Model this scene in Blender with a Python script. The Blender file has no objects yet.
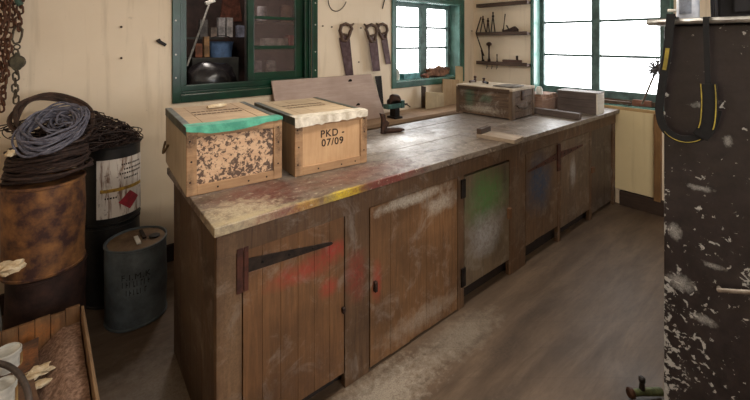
import bpy, bmesh, math, random
from mathutils import Vector, Matrix, noise
random.seed(7)
PI = math.pi
C = bpy.context.scene.collection
# ---------------------------------------------------------------- camera model (metres; x runs along the workbench, y to the saw wall)
EYE = 1.60
FX, FY = 0.6428, 0.7660
F = 400.0; HX, HY = 375.0, 41.0
def ray(px, py):
    l = (px-HX)/F; v = (HY-py)/F
    return Vector((FX+FY*l, FY-FX*l, v))
def onZ(px, py, z):
    r = ray(px, py); t = (z-EYE)/r.z; return Vector((r.x*t, r.y*t, z))
def onY(px, py, y):
    r = ray(px, py); t = y/r.y; return Vector((r.x*t, y, EYE+r.z*t))
def onX(px, py, x):
    r = ray(px, py); t = x/r.x; return Vector((x, r.y*t, EYE+r.z*t))

# ---------------------------------------------------------------- materials
def lin(c):
    return tuple(((v/255)/12.92 if v/255 <= .04045 else ((v/255+.055)/1.055)**2.4) for v in c)+(1,)
MATS = {}
class NT:
    def __init__(s, name):
        s.m = bpy.data.materials.new(name); s.m.use_nodes = True
        s.t = s.m.node_tree; s.n = s.t.nodes; s.l = s.t.links
        s.b = s.n['Principled BSDF']; s.out = s.n['Material Output']
        s.tc = s.n.new('ShaderNodeTexCoord')
    def node(s, typ, **kw):
        n = s.n.new(typ)
        for k, v in kw.items():
            if k.startswith('_'): n.inputs[k[1:]].default_value = v
            else: setattr(n, k, v)
        return n
    def mapping(s, scale=(1,1,1), rot=(0,0,0), loc=(0,0,0)):
        m = s.n.new('ShaderNodeMapping'); s.l.new(s.tc.outputs['Object'], m.inputs[0])
        m.inputs['Scale'].default_value = scale; m.inputs['Rotation'].default_value = rot; m.inputs['Location'].default_value = loc
        return m.outputs[0]
    def noise(s, vec, scale=5, detail=6, rough=.6, dist=0):
        n = s.n.new('ShaderNodeTexNoise'); s.l.new(vec, n.inputs['Vector'])
        n.inputs['Scale'].default_value = scale; n.inputs['Detail'].default_value = detail
        n.inputs['Roughness'].default_value = rough; n.inputs['Distortion'].default_value = dist
        return n.outputs[0]
    def ramp(s, fac, lo, hi, a=0., b=1.):
        r = s.n.new('ShaderNodeMapRange'); s.l.new(fac, r.inputs[0])
        for i, v in enumerate((lo, hi, a, b)): r.inputs[i+1].default_value = v
        return r.outputs[0]
    def math(s, op, a, b=None):
        n = s.n.new('ShaderNodeMath'); n.operation = op
        for i, v in enumerate((a, b)):
            if v is None: continue
            if isinstance(v, (int, float)): n.inputs[i].default_value = v
            else: s.l.new(v, n.inputs[i])
        return n.outputs[0]
    def mix(s, fac, a, b, mode='MIX'):
        n = s.n.new('ShaderNodeMix'); n.data_type = 'RGBA'; n.blend_type = mode
        if isinstance(fac, (int, float)): n.inputs[0].default_value = fac
        else: s.l.new(fac, n.inputs[0])
        for i, v in ((6, a), (7, b)):
            if isinstance(v, tuple): n.inputs[i].default_value = v
            else: s.l.new(v, n.inputs[i])
        return n.outputs[2]
    def bump(s, h, strength=.3, dist=.004):
        b = s.n.new('ShaderNodeBump'); b.inputs['Strength'].default_value = strength; b.inputs['Distance'].default_value = dist
        s.l.new(h, b.inputs['Height']); s.l.new(b.outputs[0], s.b.inputs['Normal'])
    def patch(s, col, color, centre, radii, strength=.8, nscale=12, edge=.5):
        """a daub of colour: elliptical, ragged edge"""
        v = s.mapping(scale=tuple(1/r for r in radii), loc=tuple(-c/r for c, r in zip(centre, radii)))
        ln = s.n.new('ShaderNodeVectorMath'); ln.operation = 'LENGTH'; s.l.new(v, ln.inputs[0])
        nz = s.noise(s.mapping(), nscale, 5, .65)
        a = s.math('ADD', ln.outputs['Value'], s.math('MULTIPLY', s.math('SUBTRACT', nz, .5), 2.2*edge))
        f1 = s.noise(s.mapping(), nscale*4.5, 7, .75, .4)
        wear = s.ramp(f1, .34, .56, .3, 1)
        return s.mix(s.math('MULTIPLY', s.ramp(a, 1.25, .35, 0, strength), wear), col, lin(color))
    def done(s, col, rough=.6, metal=0., spec=.5):
        if isinstance(col, tuple): s.b.inputs['Base Color'].default_value = col
        else: s.l.new(col, s.b.inputs['Base Color'])
        if isinstance(rough, (int, float)): s.b.inputs['Roughness'].default_value = rough
        else: s.l.new(rough, s.b.inputs['Roughness'])
        s.b.inputs['Metallic'].default_value = metal
        s.b.inputs['Specular IOR Level'].default_value = spec
        return s.m

def plain(name, c, rough=.6, metal=0., var=.25, scale=14, c2=None, bump=.15, spec=.4):
    if name in MATS: return MATS[name]
    t = NT(name); nz = t.noise(t.mapping(), scale, 6, .65)
    d = c2 or tuple(int(v*(1-var*1.6)) for v in c)
    col = t.mix(t.ramp(nz, .38, .66), lin(d), lin(c))
    t.bump(nz, bump, .003)
    MATS[name] = t.done(col, rough, metal, spec); return MATS[name]

def wood(name, dark, light, axis='z', rough=.65, grain=1., patches=(), spots=None, bump=.35, spec=.35, stain=None, dusty=0.):
    if name in MATS: return MATS[name]
    t = NT(name)
    st = {'x': (1.2, 16, 16), 'y': (16, 1.2, 16), 'z': (16, 16, 1.2)}[axis]
    g = t.noise(t.mapping(scale=st), 3*grain, 8, .7, .6)
    big = t.noise(t.mapping(), 3.2, 5, .6)
    col = t.mix(t.ramp(g, .3, .7), lin(dark), lin(light))
    col = t.mix(t.ramp(big, .35, .7, .0, .55), col, lin(stain or tuple(int(v*.62) for v in dark)))
    if dusty:
        col = t.mix(t.ramp(t.noise(t.mapping(), 6, 8, .75, .8), .52, .72, 0, dusty), col, lin((176, 168, 158)))
    for p in patches: col = t.patch(col, *p)
    if spots:
        sp = t.noise(t.mapping(), spots[1], 4, .55)
        col = t.mix(t.ramp(sp, spots[2], spots[2]+.05, 0, 1), col, lin(spots[0]))
    t.bump(g, bump, .003)
    MATS[name] = t.done(col, rough, 0, spec); return MATS[name]

# ---------------------------------------------------------------- geometry helpers
class MB:
    def __init__(s): s.b = bmesh.new()
    def add(s, vs, fs, M=None):
        v = [s.b.verts.new((M @ Vector(p)) if M else p) for p in vs]
        for f in fs:
            try: s.b.faces.new([v[i] for i in f])
            except ValueError: pass
        return s
    def box(s, a, b, M=None):
        (x0, y0, z0), (x1, y1, z1) = a, b
        x0, x1 = sorted((x0, x1)); y0, y1 = sorted((y0, y1)); z0, z1 = sorted((z0, z1))
        vs = [(x, y, z) for z in (z0, z1) for y in (y0, y1) for x in (x0, x1)]
        return s.add(vs, [(0,2,3,1), (4,5,7,6), (0,1,5,4), (2,6,7,3), (0,4,6,2), (1,3,7,5)], M)
    def cbox(s, c, size, rz=0, rx=0, ry=0):
        M = Matrix.Translation(c) @ Matrix.Rotation(rz, 4, 'Z') @ Matrix.Rotation(ry, 4, 'Y') @ Matrix.Rotation(rx, 4, 'X')
        h = [v/2 for v in size]
        return s.box([-v for v in h], h, M)
    def prism(s, pts, a, b, axis='y', M=None):
        """polygon pts (u,v) extruded between a and b along axis; y: (x,z), x: (y,z), z: (x,y)"""
        def p(u, v, w): return {'y': (u, w, v), 'x': (w, u, v), 'z': (u, v, w)}[axis]
        n = len(pts); vs = [p(u, v, a) for u, v in pts]+[p(u, v, b) for u, v in pts]
        fs = [tuple(range(n)), tuple(range(2*n-1, n-1, -1))]+[(i, i+n, (i+1) % n+n, (i+1) % n) for i in range(n)]
        return s.add(vs, fs, M)
    def lathe(s, prof, n=28, M=None, cap=True):
        vs = []; fs = []
        for r, z in prof:
            for k in range(n): vs.append((r*math.cos(2*PI*k/n), r*math.sin(2*PI*k/n), z))
        for i in range(len(prof)-1):
            for k in range(n):
                a = i*n+k; b = i*n+(k+1) % n; fs.append((a, b, b+n, a+n))
        if cap:
            fs.append(tuple(range(n-1, -1, -1))); fs.append(tuple(range((len(prof)-1)*n, len(prof)*n)))
        return s.add(vs, fs, M)
    def tube(s, pts, r, n=6, closed=False, M=None, flat=None):
        """sweep; r number or list; flat=(w,t,upvec) gives a ribbon"""
        P = [Vector(p) for p in pts]; m = len(P); vs = []; fs = []
        if not isinstance(r, (list, tuple)): r = [r]*m
        up = Vector((0, 0, 1)); prev = None
        for i in range(m):
            a = P[(i-1) % m] if (closed or i > 0) else P[i]; b = P[(i+1) % m] if (closed or i < m-1) else P[i]
            t = (b-a).normalized() if (b-a).length > 1e-9 else Vector((0,0,1))
            if flat:
                u = flat[2] - t*flat[2].dot(t); u.normalize(); w = t.cross(u)
                for sw, su in ((1, 1), (-1, 1), (-1, -1), (1, -1)): vs.append(P[i]+w*sw*flat[0]/2+u*su*flat[1]/2)
            else:
                if prev is None:
                    prev = t.orthogonal().normalized()
                u = prev-t*prev.dot(t)
                if u.length < 1e-6: u = t.orthogonal()
                u.normalize(); prev = u; w = t.cross(u)
                for k in range(n): vs.append(P[i]+(u*math.cos(2*PI*k/n)+w*math.sin(2*PI*k/n))*r[i])
        k_ = 4 if flat else n
        for i in range(m if closed else m-1):
            for k in range(k_):
                a = i*k_+k; b = i*k_+(k+1) % k_; c = ((i+1) % m)*k_
                fs.append((a, b, c+(k+1) % k_, c+k))
        if not closed: fs.append(tuple(range(k_-1, -1, -1))); fs.append(tuple(range((m-1)*k_, m*k_)))
        return s.add(vs, fs, M)
    def cylpatch(s, r, a0, a1, z0, z1, n=16, m=4, th=.0015):
        vs = []; fs = []
        for rr in (r, r+th):
            for j in range(m+1):
                for i in range(n+1):
                    a = a0+(a1-a0)*i/n; vs.append((rr*math.cos(a), rr*math.sin(a), z0+(z1-z0)*j/m))
        N = (n+1)*(m+1)
        for j in range(m):
            for i in range(n):
                q = j*(n+1)+i; f = (q, q+1, q+n+2, q+n+1)
                fs.append(tuple(v+N for v in f)); fs.append(f[::-1])
        return s.add(vs, fs)
    def jitter(s, amp, sc=8, seed=0):
        for v in s.b.verts:
            d = noise.noise_vector(v.co*sc+Vector((seed*3.1, seed, 0))); v.co += d*amp
        return s
    def sub(s, cuts=1):
        bmesh.ops.subdivide_edges(s.b, edges=s.b.edges[:], cuts=cuts, use_grid_fill=True); return s
    def build(s, name, mat, parent=None, loc=None, rz=0, bevel=0., smooth=False):
        bmesh.ops.recalc_face_normals(s.b, faces=s.b.faces[:])
        me = bpy.data.meshes.new(name); s.b.to_mesh(me); s.b.free(); me.materials.append(mat)
        if smooth:
            for p in me.polygons: p.use_smooth = True
            me.set_sharp_from_angle(angle=math.radians(38))
        o = bpy.data.objects.new(name, me); C.objects.link(o)
        if parent: o.parent = parent
        if loc is not None: o.location = loc
        o.rotation_euler.z = rz
        if bevel:
            md = o.modifiers.new('bevel', 'BEVEL'); md.width = bevel; md.segments = 2; md.limit_method = 'ANGLE'
        return o
def tag(o, label=None, cat=None, group=None, kind=None):
    if label: o['label'] = label
    if cat: o['category'] = cat
    if group: o['group'] = group
    if kind: o['kind'] = kind
    return o
def thing(name, label, cat, loc=(0,0,0), rz=0, group=None, kind=None):
    o = bpy.data.objects.new(name, None); C.objects.link(o); o.empty_display_size = .05
    o.location = loc; o.rotation_euler.z = rz
    return tag(o, label, cat, group, kind)
def struct(o): o['kind'] = 'structure'; return o
def copy_tree(o, parent=None):
    c = o.copy(); C.objects.link(c)
    if parent: c.parent = parent
    for ch in list(o.children): copy_tree(ch, c)
    return c
def text(body, size, mat, parent, M, name='stencil_lettering', spacing=1.0, bold=0.):
    cu = bpy.data.curves.new('t', 'FONT'); cu.body = body; cu.size = size; cu.extrude = .0006
    cu.align_x = 'CENTER'; cu.align_y = 'CENTER'; cu.space_character = spacing; cu.offset = bold
    cu.space_line = .9
    ob = bpy.data.objects.new('t', cu); C.objects.link(ob)
    dg = bpy.context.evaluated_depsgraph_get(); me = bpy.data.meshes.new_from_object(ob.evaluated_get(dg))
    C.objects.unlink(ob); bpy.data.objects.remove(ob)
    me.transform(M); me.materials.clear(); me.materials.append(mat)
    o = bpy.data.objects.new(name, me); C.objects.link(o); o.parent = parent
    return o

# ---------------------------------------------------------------- palette
def mat_wall(name, base, dirt, low=.9):
    t = NT(name); big = t.noise(t.mapping(), 1.3, 5, .6); fine = t.noise(t.mapping(), 22, 6, .7)
    col = t.mix(t.ramp(big, .35, .7, 0, .55), lin(base), lin(dirt))
    col = t.mix(t.ramp(fine, .66, .76, 0, .35), col, lin((120, 98, 78)))
    dr = t.noise(t.mapping(scale=(7, 7, .6)), 2, 5, .6)
    col = t.mix(t.ramp(dr, .56, .75, 0, .3), col, lin((150, 124, 92)))
    t.bump(big, .15, .01)
    return t.done(col, .55, 0, .35)
M_wall = mat_wall('cream_painted_boards', (232, 214, 190), (212, 190, 162))
M_wallpanel = mat_wall('yellowed_panel', (214, 194, 152), (192, 170, 128))
M_ceiling = plain('ceiling_paint', (222, 214, 196), .8, var=.08)
def mat_floor():
    t = NT('worn_floorboards')
    a = -math.radians(-40)
    st = t.noise(t.mapping(scale=(1.0, 6, 1), rot=(0, 0, a)), 1.6, 8, .65, .5)
    big = t.noise(t.mapping(), 1.1, 5, .6)
    fine = t.noise(t.mapping(scale=(3, 14, 1), rot=(0, 0, a)), 5, 8, .75)
    col = t.mix(t.ramp(st, .32, .68), lin((72, 57, 44)), lin((110, 91, 74)))
    col = t.mix(t.ramp(fine, .45, .7, 0, .35), col, lin((54, 40, 30)))
    col = t.mix(t.ramp(big, .4, .7, 0, .4), col, lin((82, 66, 53)))
    # trodden-in white paint by the near end of the bench
    col = t.patch(col, (188, 178, 162), (1.15, 1.36, 0), (.38, .12, 1), .5, 30, 1.1)
    col = t.patch(col, (150, 140, 126), (.45, 1.9, 0), (.3, .4, 1), .45, 18, 1.0)
    col = t.patch(col, (150, 140, 126), (1.75, 1.36, 0), (.3, .1, 1), .5, 22, .9)
    # dark grease marks
    col = t.patch(col, (44, 34, 28), (1.45, 1.0, 0), (.28, .06, 1), .6, 14, .6)
    col = t.patch(col, (44, 34, 28), (1.85, 1.15, 0), (.2, .06, 1), .5, 14, .6)
    col = t.patch(col, (44, 36, 30), (2.3, 1.2, 0), (.3, .05, 1), .4, 14, .6)
    # boarded seams
    sx = t.n.new('ShaderNodeSeparateXYZ'); t.l.new(t.mapping(rot=(0, 0, a)), sx.inputs[0])
    fr = t.math('FRACT', t.math('MULTIPLY', sx.outputs[1], 1/.19)); d = t.math('ABSOLUTE', t.math('SUBTRACT', fr, .5))
    seam = t.ramp(d, .492, .5)
    col = t.mix(t.math('MULTIPLY', seam, .45), col, lin((46, 36, 30)))
    t.bump(st, .2, .004)
    return t.done(col, t.ramp(big, .3, .7, .42, .62), 0, .4)
M_floor = mat_floor()
M_green = plain('dark_green_gloss', (12, 62, 42), .3, var=.2, scale=6, bump=.05, spec=.5)
M_greenp = plain('sea_green_gloss', (112, 152, 142), .25, var=.12, scale=6, bump=.05, spec=.6)
M_greenc = plain('casing_green', (62, 104, 90), .35, var=.18, scale=8)
M_greengrey = plain('grey_green_worn', (104, 128, 124), .4, var=.2, scale=12)
M_iron = plain('rusty_iron', (78, 52, 40), .6, .5, var=.4, scale=30, c2=(38, 28, 24))
M_blackiron = plain('black_iron', (46, 38, 34), .55, .5, var=.4, scale=20)
M_rust = plain('rust_drum_skin', (134, 88, 52), .62, .25, scale=9, c2=(76, 44, 32), bump=.4)
M_rustdark = plain('dark_rust_skin', (74, 50, 42), .65, .25, scale=12, c2=(42, 29, 26), bump=.4)
M_black = plain('black_drum_paint', (36, 33, 32), .5, .1, var=.3, scale=12)
M_ink = plain('black_stencil_ink', (52, 38, 30), .8, var=.2)
M_steel = plain('saw_steel', (96, 76, 78), .5, .6, scale=12, c2=(66, 46, 44))
M_white = plain('chalky_white', (226, 222, 212), .6, var=.12)
M_paper = plain('crumpled_paper', (222, 208, 180), .8, scale=20, c2=(180, 150, 110), bump=.5)

def glass_mat():
    m = bpy.data.materials.new('window_glass'); m.use_nodes = True; n = m.node_tree.nodes; l = m.node_tree.links
    n.remove(n['Principled BSDF']); o = n['Material Output']
    tr = n.new('ShaderNodeBsdfTransparent'); gl = n.new('ShaderNodeBsdfGlossy'); gl.inputs['Roughness'].default_value = .03
    mx = n.new('ShaderNodeMixShader'); mx.inputs[0].default_value = .045; l.new(tr.outputs[0], mx.inputs[1]); l.new(gl.outputs[0], mx.inputs[2])
    l.new(mx.outputs[0], o.inputs[0]); return m
M_glass = glass_mat()
def dusty_glass():
    m = glass_mat(); m.name = 'dusty_glass'; n = m.node_tree.nodes; l = m.node_tree.links; o = n['Material Output']
    df = n.new('ShaderNodeBsdfDiffuse'); df.inputs[0].default_value = lin((150, 130, 130)); mx = n.new('ShaderNodeMixShader'); mx.inputs[0].default_value = .13
    src = o.inputs[0].links[0].from_socket; l.new(src, mx.inputs[1]); l.new(df.outputs[0], mx.inputs[2]); l.new(mx.outputs[0], o.inputs[0]); return m
M_dusty = dusty_glass()

# ================================================================ THE ROOM
XL, XR, YB, YF, ZC = -.75, 4.38, 3.20, -1.9, 2.55
T = .22
struct(MB().box((XL-T, YF-T, -.1), (XR+T, YB+T, 0)).build('floor', M_floor))
struct(MB().box((XL-T, YF-T, ZC), (XR+T, YB+T, ZC+.1)).build('ceiling', M_ceiling))
W1 = (.80, 1.92, 1.20, 2.36)      # hatch to the store room
W2 = (2.98, 4.10, 1.15, 2.06)     # outside window in the saw wall
W3 = (1.05, 2.375, .955, 2.30)     # window over the end of the bench (y0,y1,z0,z1)
def wall_open(mb, fixed0, fixed1, lo, hi, holes, axis):
    xs = sorted({lo, hi}|{h[0] for h in holes}|{h[1] for h in holes})
    for a, b in zip(xs, xs[1:]):
        hs = [h for h in holes if h[0] <= a+1e-6 and h[1] >= b-1e-6]
        spans = [(0, ZC)] if not hs else [(0, hs[0][2]), (hs[0][3], ZC)]
        for z0, z1 in spans:
            if axis == 'x': mb.box((a, fixed0, z0), (b, fixed1, z1))
            else: mb.box((fixed0, a, z0), (fixed1, b, z1))
mb = MB(); wall_open(mb, YB, YB+T, XL-T, XR+T, [W1, W2], 'x')
struct(mb.build('wall_back', M_wall))
mb = MB(); wall_open(mb, XR, XR+T, YF-T, YB, [W3], 'y')
struct(mb.build('wall_right', M_wall))
struct(MB().box((XL-T, YF, 0), (XL, YB, ZC)).build('wall_left', M_wall))
W4 = (.3, 2.6, .9, 2.2)
mb = MB(); wall_open(mb, YF-T, YF, XL-T, XR, [W4], 'x')
struct(mb.build('wall_front', M_wall))
# store room behind the hatch
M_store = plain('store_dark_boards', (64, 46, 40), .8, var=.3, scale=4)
SR = (-.3, 2.75, YB+T, 5.0)
mb = MB(); mb.box((SR[0], SR[2], -.1), (SR[1], SR[3], 0)); mb.box((SR[0], SR[2], 2.5), (SR[1], SR[3], 2.6))
mb.box((SR[0]-.1, SR[2], -.1), (SR[0], SR[3], 2.6)); mb.box((SR[1], SR[2], -.1), (SR[1]+.1, SR[3], 2.6)); mb.box((SR[0], SR[3], -.1), (SR[1], SR[3]+.1, 2.6))
mb.b.free()
for nm, a_, b_ in (('floor', (SR[0], SR[2], -.1), (SR[1], SR[3], 0)), ('ceiling', (SR[0], SR[2], 2.5), (SR[1], SR[3], 2.6)), ('wall_left', (SR[0]-.1, SR[2], -.1), (SR[0], SR[3], 2.6)), ('wall_right', (SR[1], SR[2], -.1), (SR[1]+.1, SR[3], 2.6)), ('wall_back', (SR[0], SR[3], -.1), (SR[1], SR[3]+.1, 2.6))):
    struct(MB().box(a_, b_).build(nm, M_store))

def window(name, a0, a1, z0, z1, wall, sash_lines, M_case, M_sash, depth, lights, bars, glassmat, side='y', case_w=.06, fr=.06, fb=.08, M_rev=None):
    """opening a0..a1 along the wall; lights = list of (g0,g1) glass spans; bars = z of glazing bars"""
    root = thing(name, None, None, kind='structure')
    def bx(mb, u0, u1, w0, w1, za, zb):   # u along wall, w depth beyond the wall face
        if side == 'y': mb.box((u0, wall+w0, za), (u1, wall+w1, zb))
        else: mb.box((wall+w0, u0, za), (wall+w1, u1, zb))
    mb = MB(); c = case_w
    bx(mb, a0-c, a0, -.018, 0, z0-c, z1+c); bx(mb, a1, a1+c, -.018, 0, z0-c, z1+c)
    bx(mb, a0, a1, -.018, 0, z1, z1+c)
    if side == 'y': bx(mb, a0, a1, -.018, 0, z0-c, z0)
    mb.build('casing', M_case, root, bevel=.003)
    mb = MB(); r = .012
    bx(mb, a0, a0+r, 0, depth, z0, z1); bx(mb, a1-r, a1, 0, depth, z0, z1); bx(mb, a0+r, a1-r, 0, depth, z1-r, z1); bx(mb, a0+r, a1-r, 0, depth, z0, z0+r)
    mb.build('reveal', M_rev or M_case, root)
    mb = MB(); gz0, gz1 = z0+fb, z1-fr
    e = [a0+r]+[v for l in lights for v in l]+[a1-r]
    for i in range(0, len(e), 2): bx(mb, e[i], e[i+1], depth-.05, depth, z0+r, z1-r)
    for g0, g1 in lights:
        bx(mb, g0, g1, depth-.05, depth, z0+r, gz0); bx(mb, g0, g1, depth-.05, depth, gz1, z1-r)
        for z in bars: bx(mb, g0, g1, depth-.04, depth-.005, z-.013, z+.013)
    sash = mb.build('sash_frame', M_sash, root, bevel=.003)
    for g0, g1 in lights:
        if glassmat is None: continue
        mb = MB(); bx(mb, g0, g1, depth-.025, depth-.021, gz0, gz1); mb.build('pane', glassmat, sash)
    return root
# 1: hatch
w1 = thing('window_1', None, None, kind='structure')
mb = MB(); a0, a1, z0, z1 = W1; c = .058
mb.box((a0-c, YB-.02, z0-c), (a0, YB, z1+c)); mb.box((a1, YB-.02, z0-c), (a1+c, YB, z1+c)); mb.box((a0, YB-.02, z0-c), (a1, YB, z0)); mb.box((a0, YB-.02, z1), (a1, YB, z1+c))
cs = mb.build('casing', M_green, w1, bevel=.004)
mb = MB()
for x in (a0-.035, a1+.03):
    for z in (1.33, 1.5, 1.75, 1.95): mb.lathe([(.006, 0), (.007, .002), (.004, .004)], 8, Matrix.Translation((x, YB-.02, z)) @ Matrix.Rotation(PI/2, 4, 'X'))
mb.build('screw_head', M_white, cs)
mb = MB(); r = .02
mb.box((a0, YB, z0), (a0+r, YB+.2, z1)); mb.box((a1-r, YB, z0), (a1, YB+.2, z1)); mb.box((a0+r, YB, z0), (a1-r, YB+.2, z0+r)); mb.box((a0+r, YB, z1-r), (a1-r, YB+.2, z1))
mb.box((a1-.055, YB+.02, z0+r), (a1-r, YB+.05, z1-r)); mb.box((a1-.045, YB+.09, z0+r), (a1-r, YB+.11, z1-r))
mb.build('reveal', M_green, w1, bevel=.003)
mb = MB(); mb.box((a0+r, YB+.02, z0+r), (a1-.06, YB+.06, z0+.065)); mb.box((a0+r, YB+.02, z0+.065), (a0+.05, YB+.06, z1-r)); mb.build('lower_rail', M_green, w1, bevel=.004)
s1 = MB(); sx0, sx1 = 1.345, 1.86; sy0, sy1 = YB+.065, YB+.095
s1.box((sx0, sy0, z0+.03), (sx0+.055, sy1, z1-.03)); s1.box((sx1-.07, sy0, z0+.03), (sx1, sy1, z1-.03))
for za, zb in ((z0+.03, z0+.13), (1.53, 1.56), (1.79, 1.815), (2.2, 2.33)): s1.box((sx0+.055, sy0, za), (sx1-.07, sy1, zb))
sh = s1.build('sliding_sash', M_green, w1, bevel=.004)
MB().box((sx0+.055, sy0+.012, z0+.13), (sx1-.07, sy0+.016, 2.2)).build('pane', M_dusty, sh)
# 2 and 3: daylight windows
window('window_2', *W2, YB, None, M_greenc, M_greengrey, .2, [(3.05, 3.54), (3.647, 4.04)], [1.515, 1.763], M_glass, 'y', .065, .06, .07, M_rev=M_greenp)
window('window_3', *W3, XR, None, M_greenc, M_greengrey, .2, [(1.176, 1.712), (1.793, 2.32)], [1.441, 1.813, 2.17], M_glass, 'x', .02, .06, .13, M_rev=M_greenp)
struct(MB().box((XR-.02, .9, .925), (XR+.145, W3[1], .9545)).build('trim_1', wood('sill_pine', (166, 130, 84), (204, 172, 122), 'y')))
# window behind the photographer
window('window_4', *W4, YF-T, None, M_greenp, M_greengrey, .03, [(.4, 1.4), (1.5, 2.5)], [1.5], M_glass, 'y', .02, .06, .07)
# wall panel and skirting under window 3
struct(MB().box((XR-.025, 1.18, .15), (XR, 1.50, .925)).build('trim_2', M_wallpanel))
struct(MB().box((XR-.05, 1.12, 0.13), (XR, 1.17, .925)).build('trim_3', wood('post_brown', (112, 78, 46), (150, 112, 70))))
M_dkwood = wood('dark_skirting', (48, 34, 26), (72, 54, 42), 'y')
struct(MB().box((XR-.04, YF, 0), (XR, 1.46, .14)).build('baseboard_right', M_dkwood, bevel=.004))
struct(MB().box((XL, YB-.025, 0), (1.0, YB, .12)).build('baseboard_back', M_dkwood, bevel=.004))

# ================================================================ THE WORKBENCH
BT = .93
bx0, bx1, by0, by1 = .478, 4.36, 1.462, 2.33
bench = thing('workbench', 'long brown wooden workbench with a paint-stained top and six plank cupboard doors', 'workbench')
def top_mat():
    t = NT('bench_top_paint_stained')
    g = t.noise(t.mapping(scale=(1.5, 14, 14)), 3, 8, .7, .5); big = t.noise(t.mapping(), 2.2, 6, .65); fine = t.noise(t.mapping(), 11, 9, .75, .8)
    col = t.mix(t.ramp(g, .3, .7), lin((78, 62, 50)), lin((116, 100, 86)))
    col = t.mix(t.ramp(big, .40, .58, 0, .6), col, lin((124, 114, 104)))
    col = t.mix(t.ramp(fine, .48, .60, 0, .7), col, lin((58, 40, 32)))
    col = t.patch(col, (104, 42, 36), (.74, 1.66, .92), (.2, .17, .3), .7, 16, .8)
    col = t.patch(col, (110, 54, 46), (1.25, 1.6, .92), (.35, .1, .3), .55, 18, .9)
    col = t.patch(col, (196, 180, 150), (.60, 1.56, .92), (.16, .11, .3), .8, 28, 1.3)
    col = t.patch(col, (190, 172, 136), (.62, 1.48, .92), (.24, .03, .3), .8, 40, .9)
    col = t.patch(col, (206, 176, 44), (1.06, 1.462, .92), (.11, .016, .1), .9, 30, .6)
    col = t.patch(col, (200, 160, 60), (.86, 1.462, .915), (.08, .012, .1), .6, 40, .8)
    col = t.patch(col, (112, 36, 32), (1.32, 1.462, .92), (.24, .02, .06), .8, 24, .7)
    col = t.patch(col, (120, 40, 34), (.76, 1.462, .91), (.16, .012, .03), .6, 24, .7)
    # pale highlight and sheen in the middle, painted into the colour
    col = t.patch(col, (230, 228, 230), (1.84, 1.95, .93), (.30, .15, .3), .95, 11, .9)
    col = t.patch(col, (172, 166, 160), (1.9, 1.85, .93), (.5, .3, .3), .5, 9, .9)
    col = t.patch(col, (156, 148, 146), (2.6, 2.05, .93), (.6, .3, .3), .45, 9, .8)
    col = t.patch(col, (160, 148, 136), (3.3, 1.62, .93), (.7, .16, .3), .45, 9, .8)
    col = t.patch(col, (58, 46, 40), (1.83, 1.66, .93), (.05, .025, .3), .9, 14, .5)
    col = t.patch(col, (66, 50, 44), (2.05, 2.08, .93), (.09, .03, .3), .7, 14, .6)
    # pale spatter
    sp = t.noise(t.mapping(), 42, 5, .6, .5); col = t.mix(t.ramp(sp, .60, .68, 0, .55), col, lin((190, 176, 156)))
    t.bump(g, .25, .003)
    return t.done(col, t.ramp(fine, .35, .65, .30, .52), 0, .55)
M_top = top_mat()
mb = MB()
n = 5
for i in range(n):   # five long boards
    a = by0+(by1-by0)*i/n; b = by0+(by1-by0)*(i+1)/n
    ea = bx0+(a-by0)*.045; eb = bx0+(b-by0)*.045
    mb.prism([(ea, a+.0008*(i > 0)), (bx1, a+.0008*(i > 0)), (bx1, b), (eb, b)], BT-.035, BT-.0012*(i % 2), 'z')
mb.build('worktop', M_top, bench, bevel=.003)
FZ = BT-.036; fy = 1.50
def dwood(name, d, l, patches=(), axis='z'): return wood(name, d, l, axis, .55, patches=patches, stain=tuple(int(v*.5) for v in d), dusty=.3)
M_frame = dwood('bench_frame_wood', (74, 52, 36), (112, 84, 60), (((140, 112, 84), (.55, 1.5, .5), (.05, .1, .5), .4, 20, .8),
    ((126, 44, 36), (1.14, 1.5, .5), (.06, .05, .12), .6, 14, .8), ((120, 104, 88), (2.55, 1.5, .45), (.09, .05, .25), .5, 14, .8)))
M_end = dwood('bench_end_wood', (62, 46, 34), (96, 74, 56), (((112, 98, 82), (.5, 1.9, .5), (.2, .3, .3), .3, 9, .9),))
mb = MB(); ys = [1.515, 1.70, 1.90, 2.09, 2.25]
for a, b in zip(ys, ys[1:]):
    ea = .498+(a-1.5)*.045; eb = .498+(b-1.5)*.045
    mb.prism([(ea, a+.001), (ea+.022, a+.001), (eb+.022, b-.001), (eb, b-.001)], 0, FZ, 'z')
mb.build('end_panel', M_end, bench, bevel=.0025)
# face frame
stiles = [(.498, .594), (1.078, 1.222), (1.90, 1.958), (2.455, 2.665), (3.155, 3.195), (3.745, 3.80), (4.30, 4.355)]
mb = MB()
for a, b in stiles: mb.box((a, fy, 0.0), (b, fy+.03, FZ-.10))
mb.box((.498, fy-.004, FZ-.10), (4.355, fy+.03, FZ))
mb.build('face_frame', M_frame, bench, bevel=.0025)
mb = MB(); mb.box((.6, fy+.06, 0), (4.35, fy+.08, .12)); mb.build('plinth', plain('plinth_dark', (44, 32, 26), .8), bench)
MB().box((.575, 2.22, .02), (4.35, 2.24, FZ)).build('back_panel', M_end, bench)
MB().box((.575, fy+.10, .10), (4.35, 2.215, .12)).build('bottom_shelf', M_end, bench)
MB().box((4.33, fy+.035, 0), (4.352, 2.215, FZ)).build('end_panel', M_end, bench)
R_, G_, B_, Wt = (150, 44, 38), (74, 112, 62), (48, 72, 92), (188, 180, 166)
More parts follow.
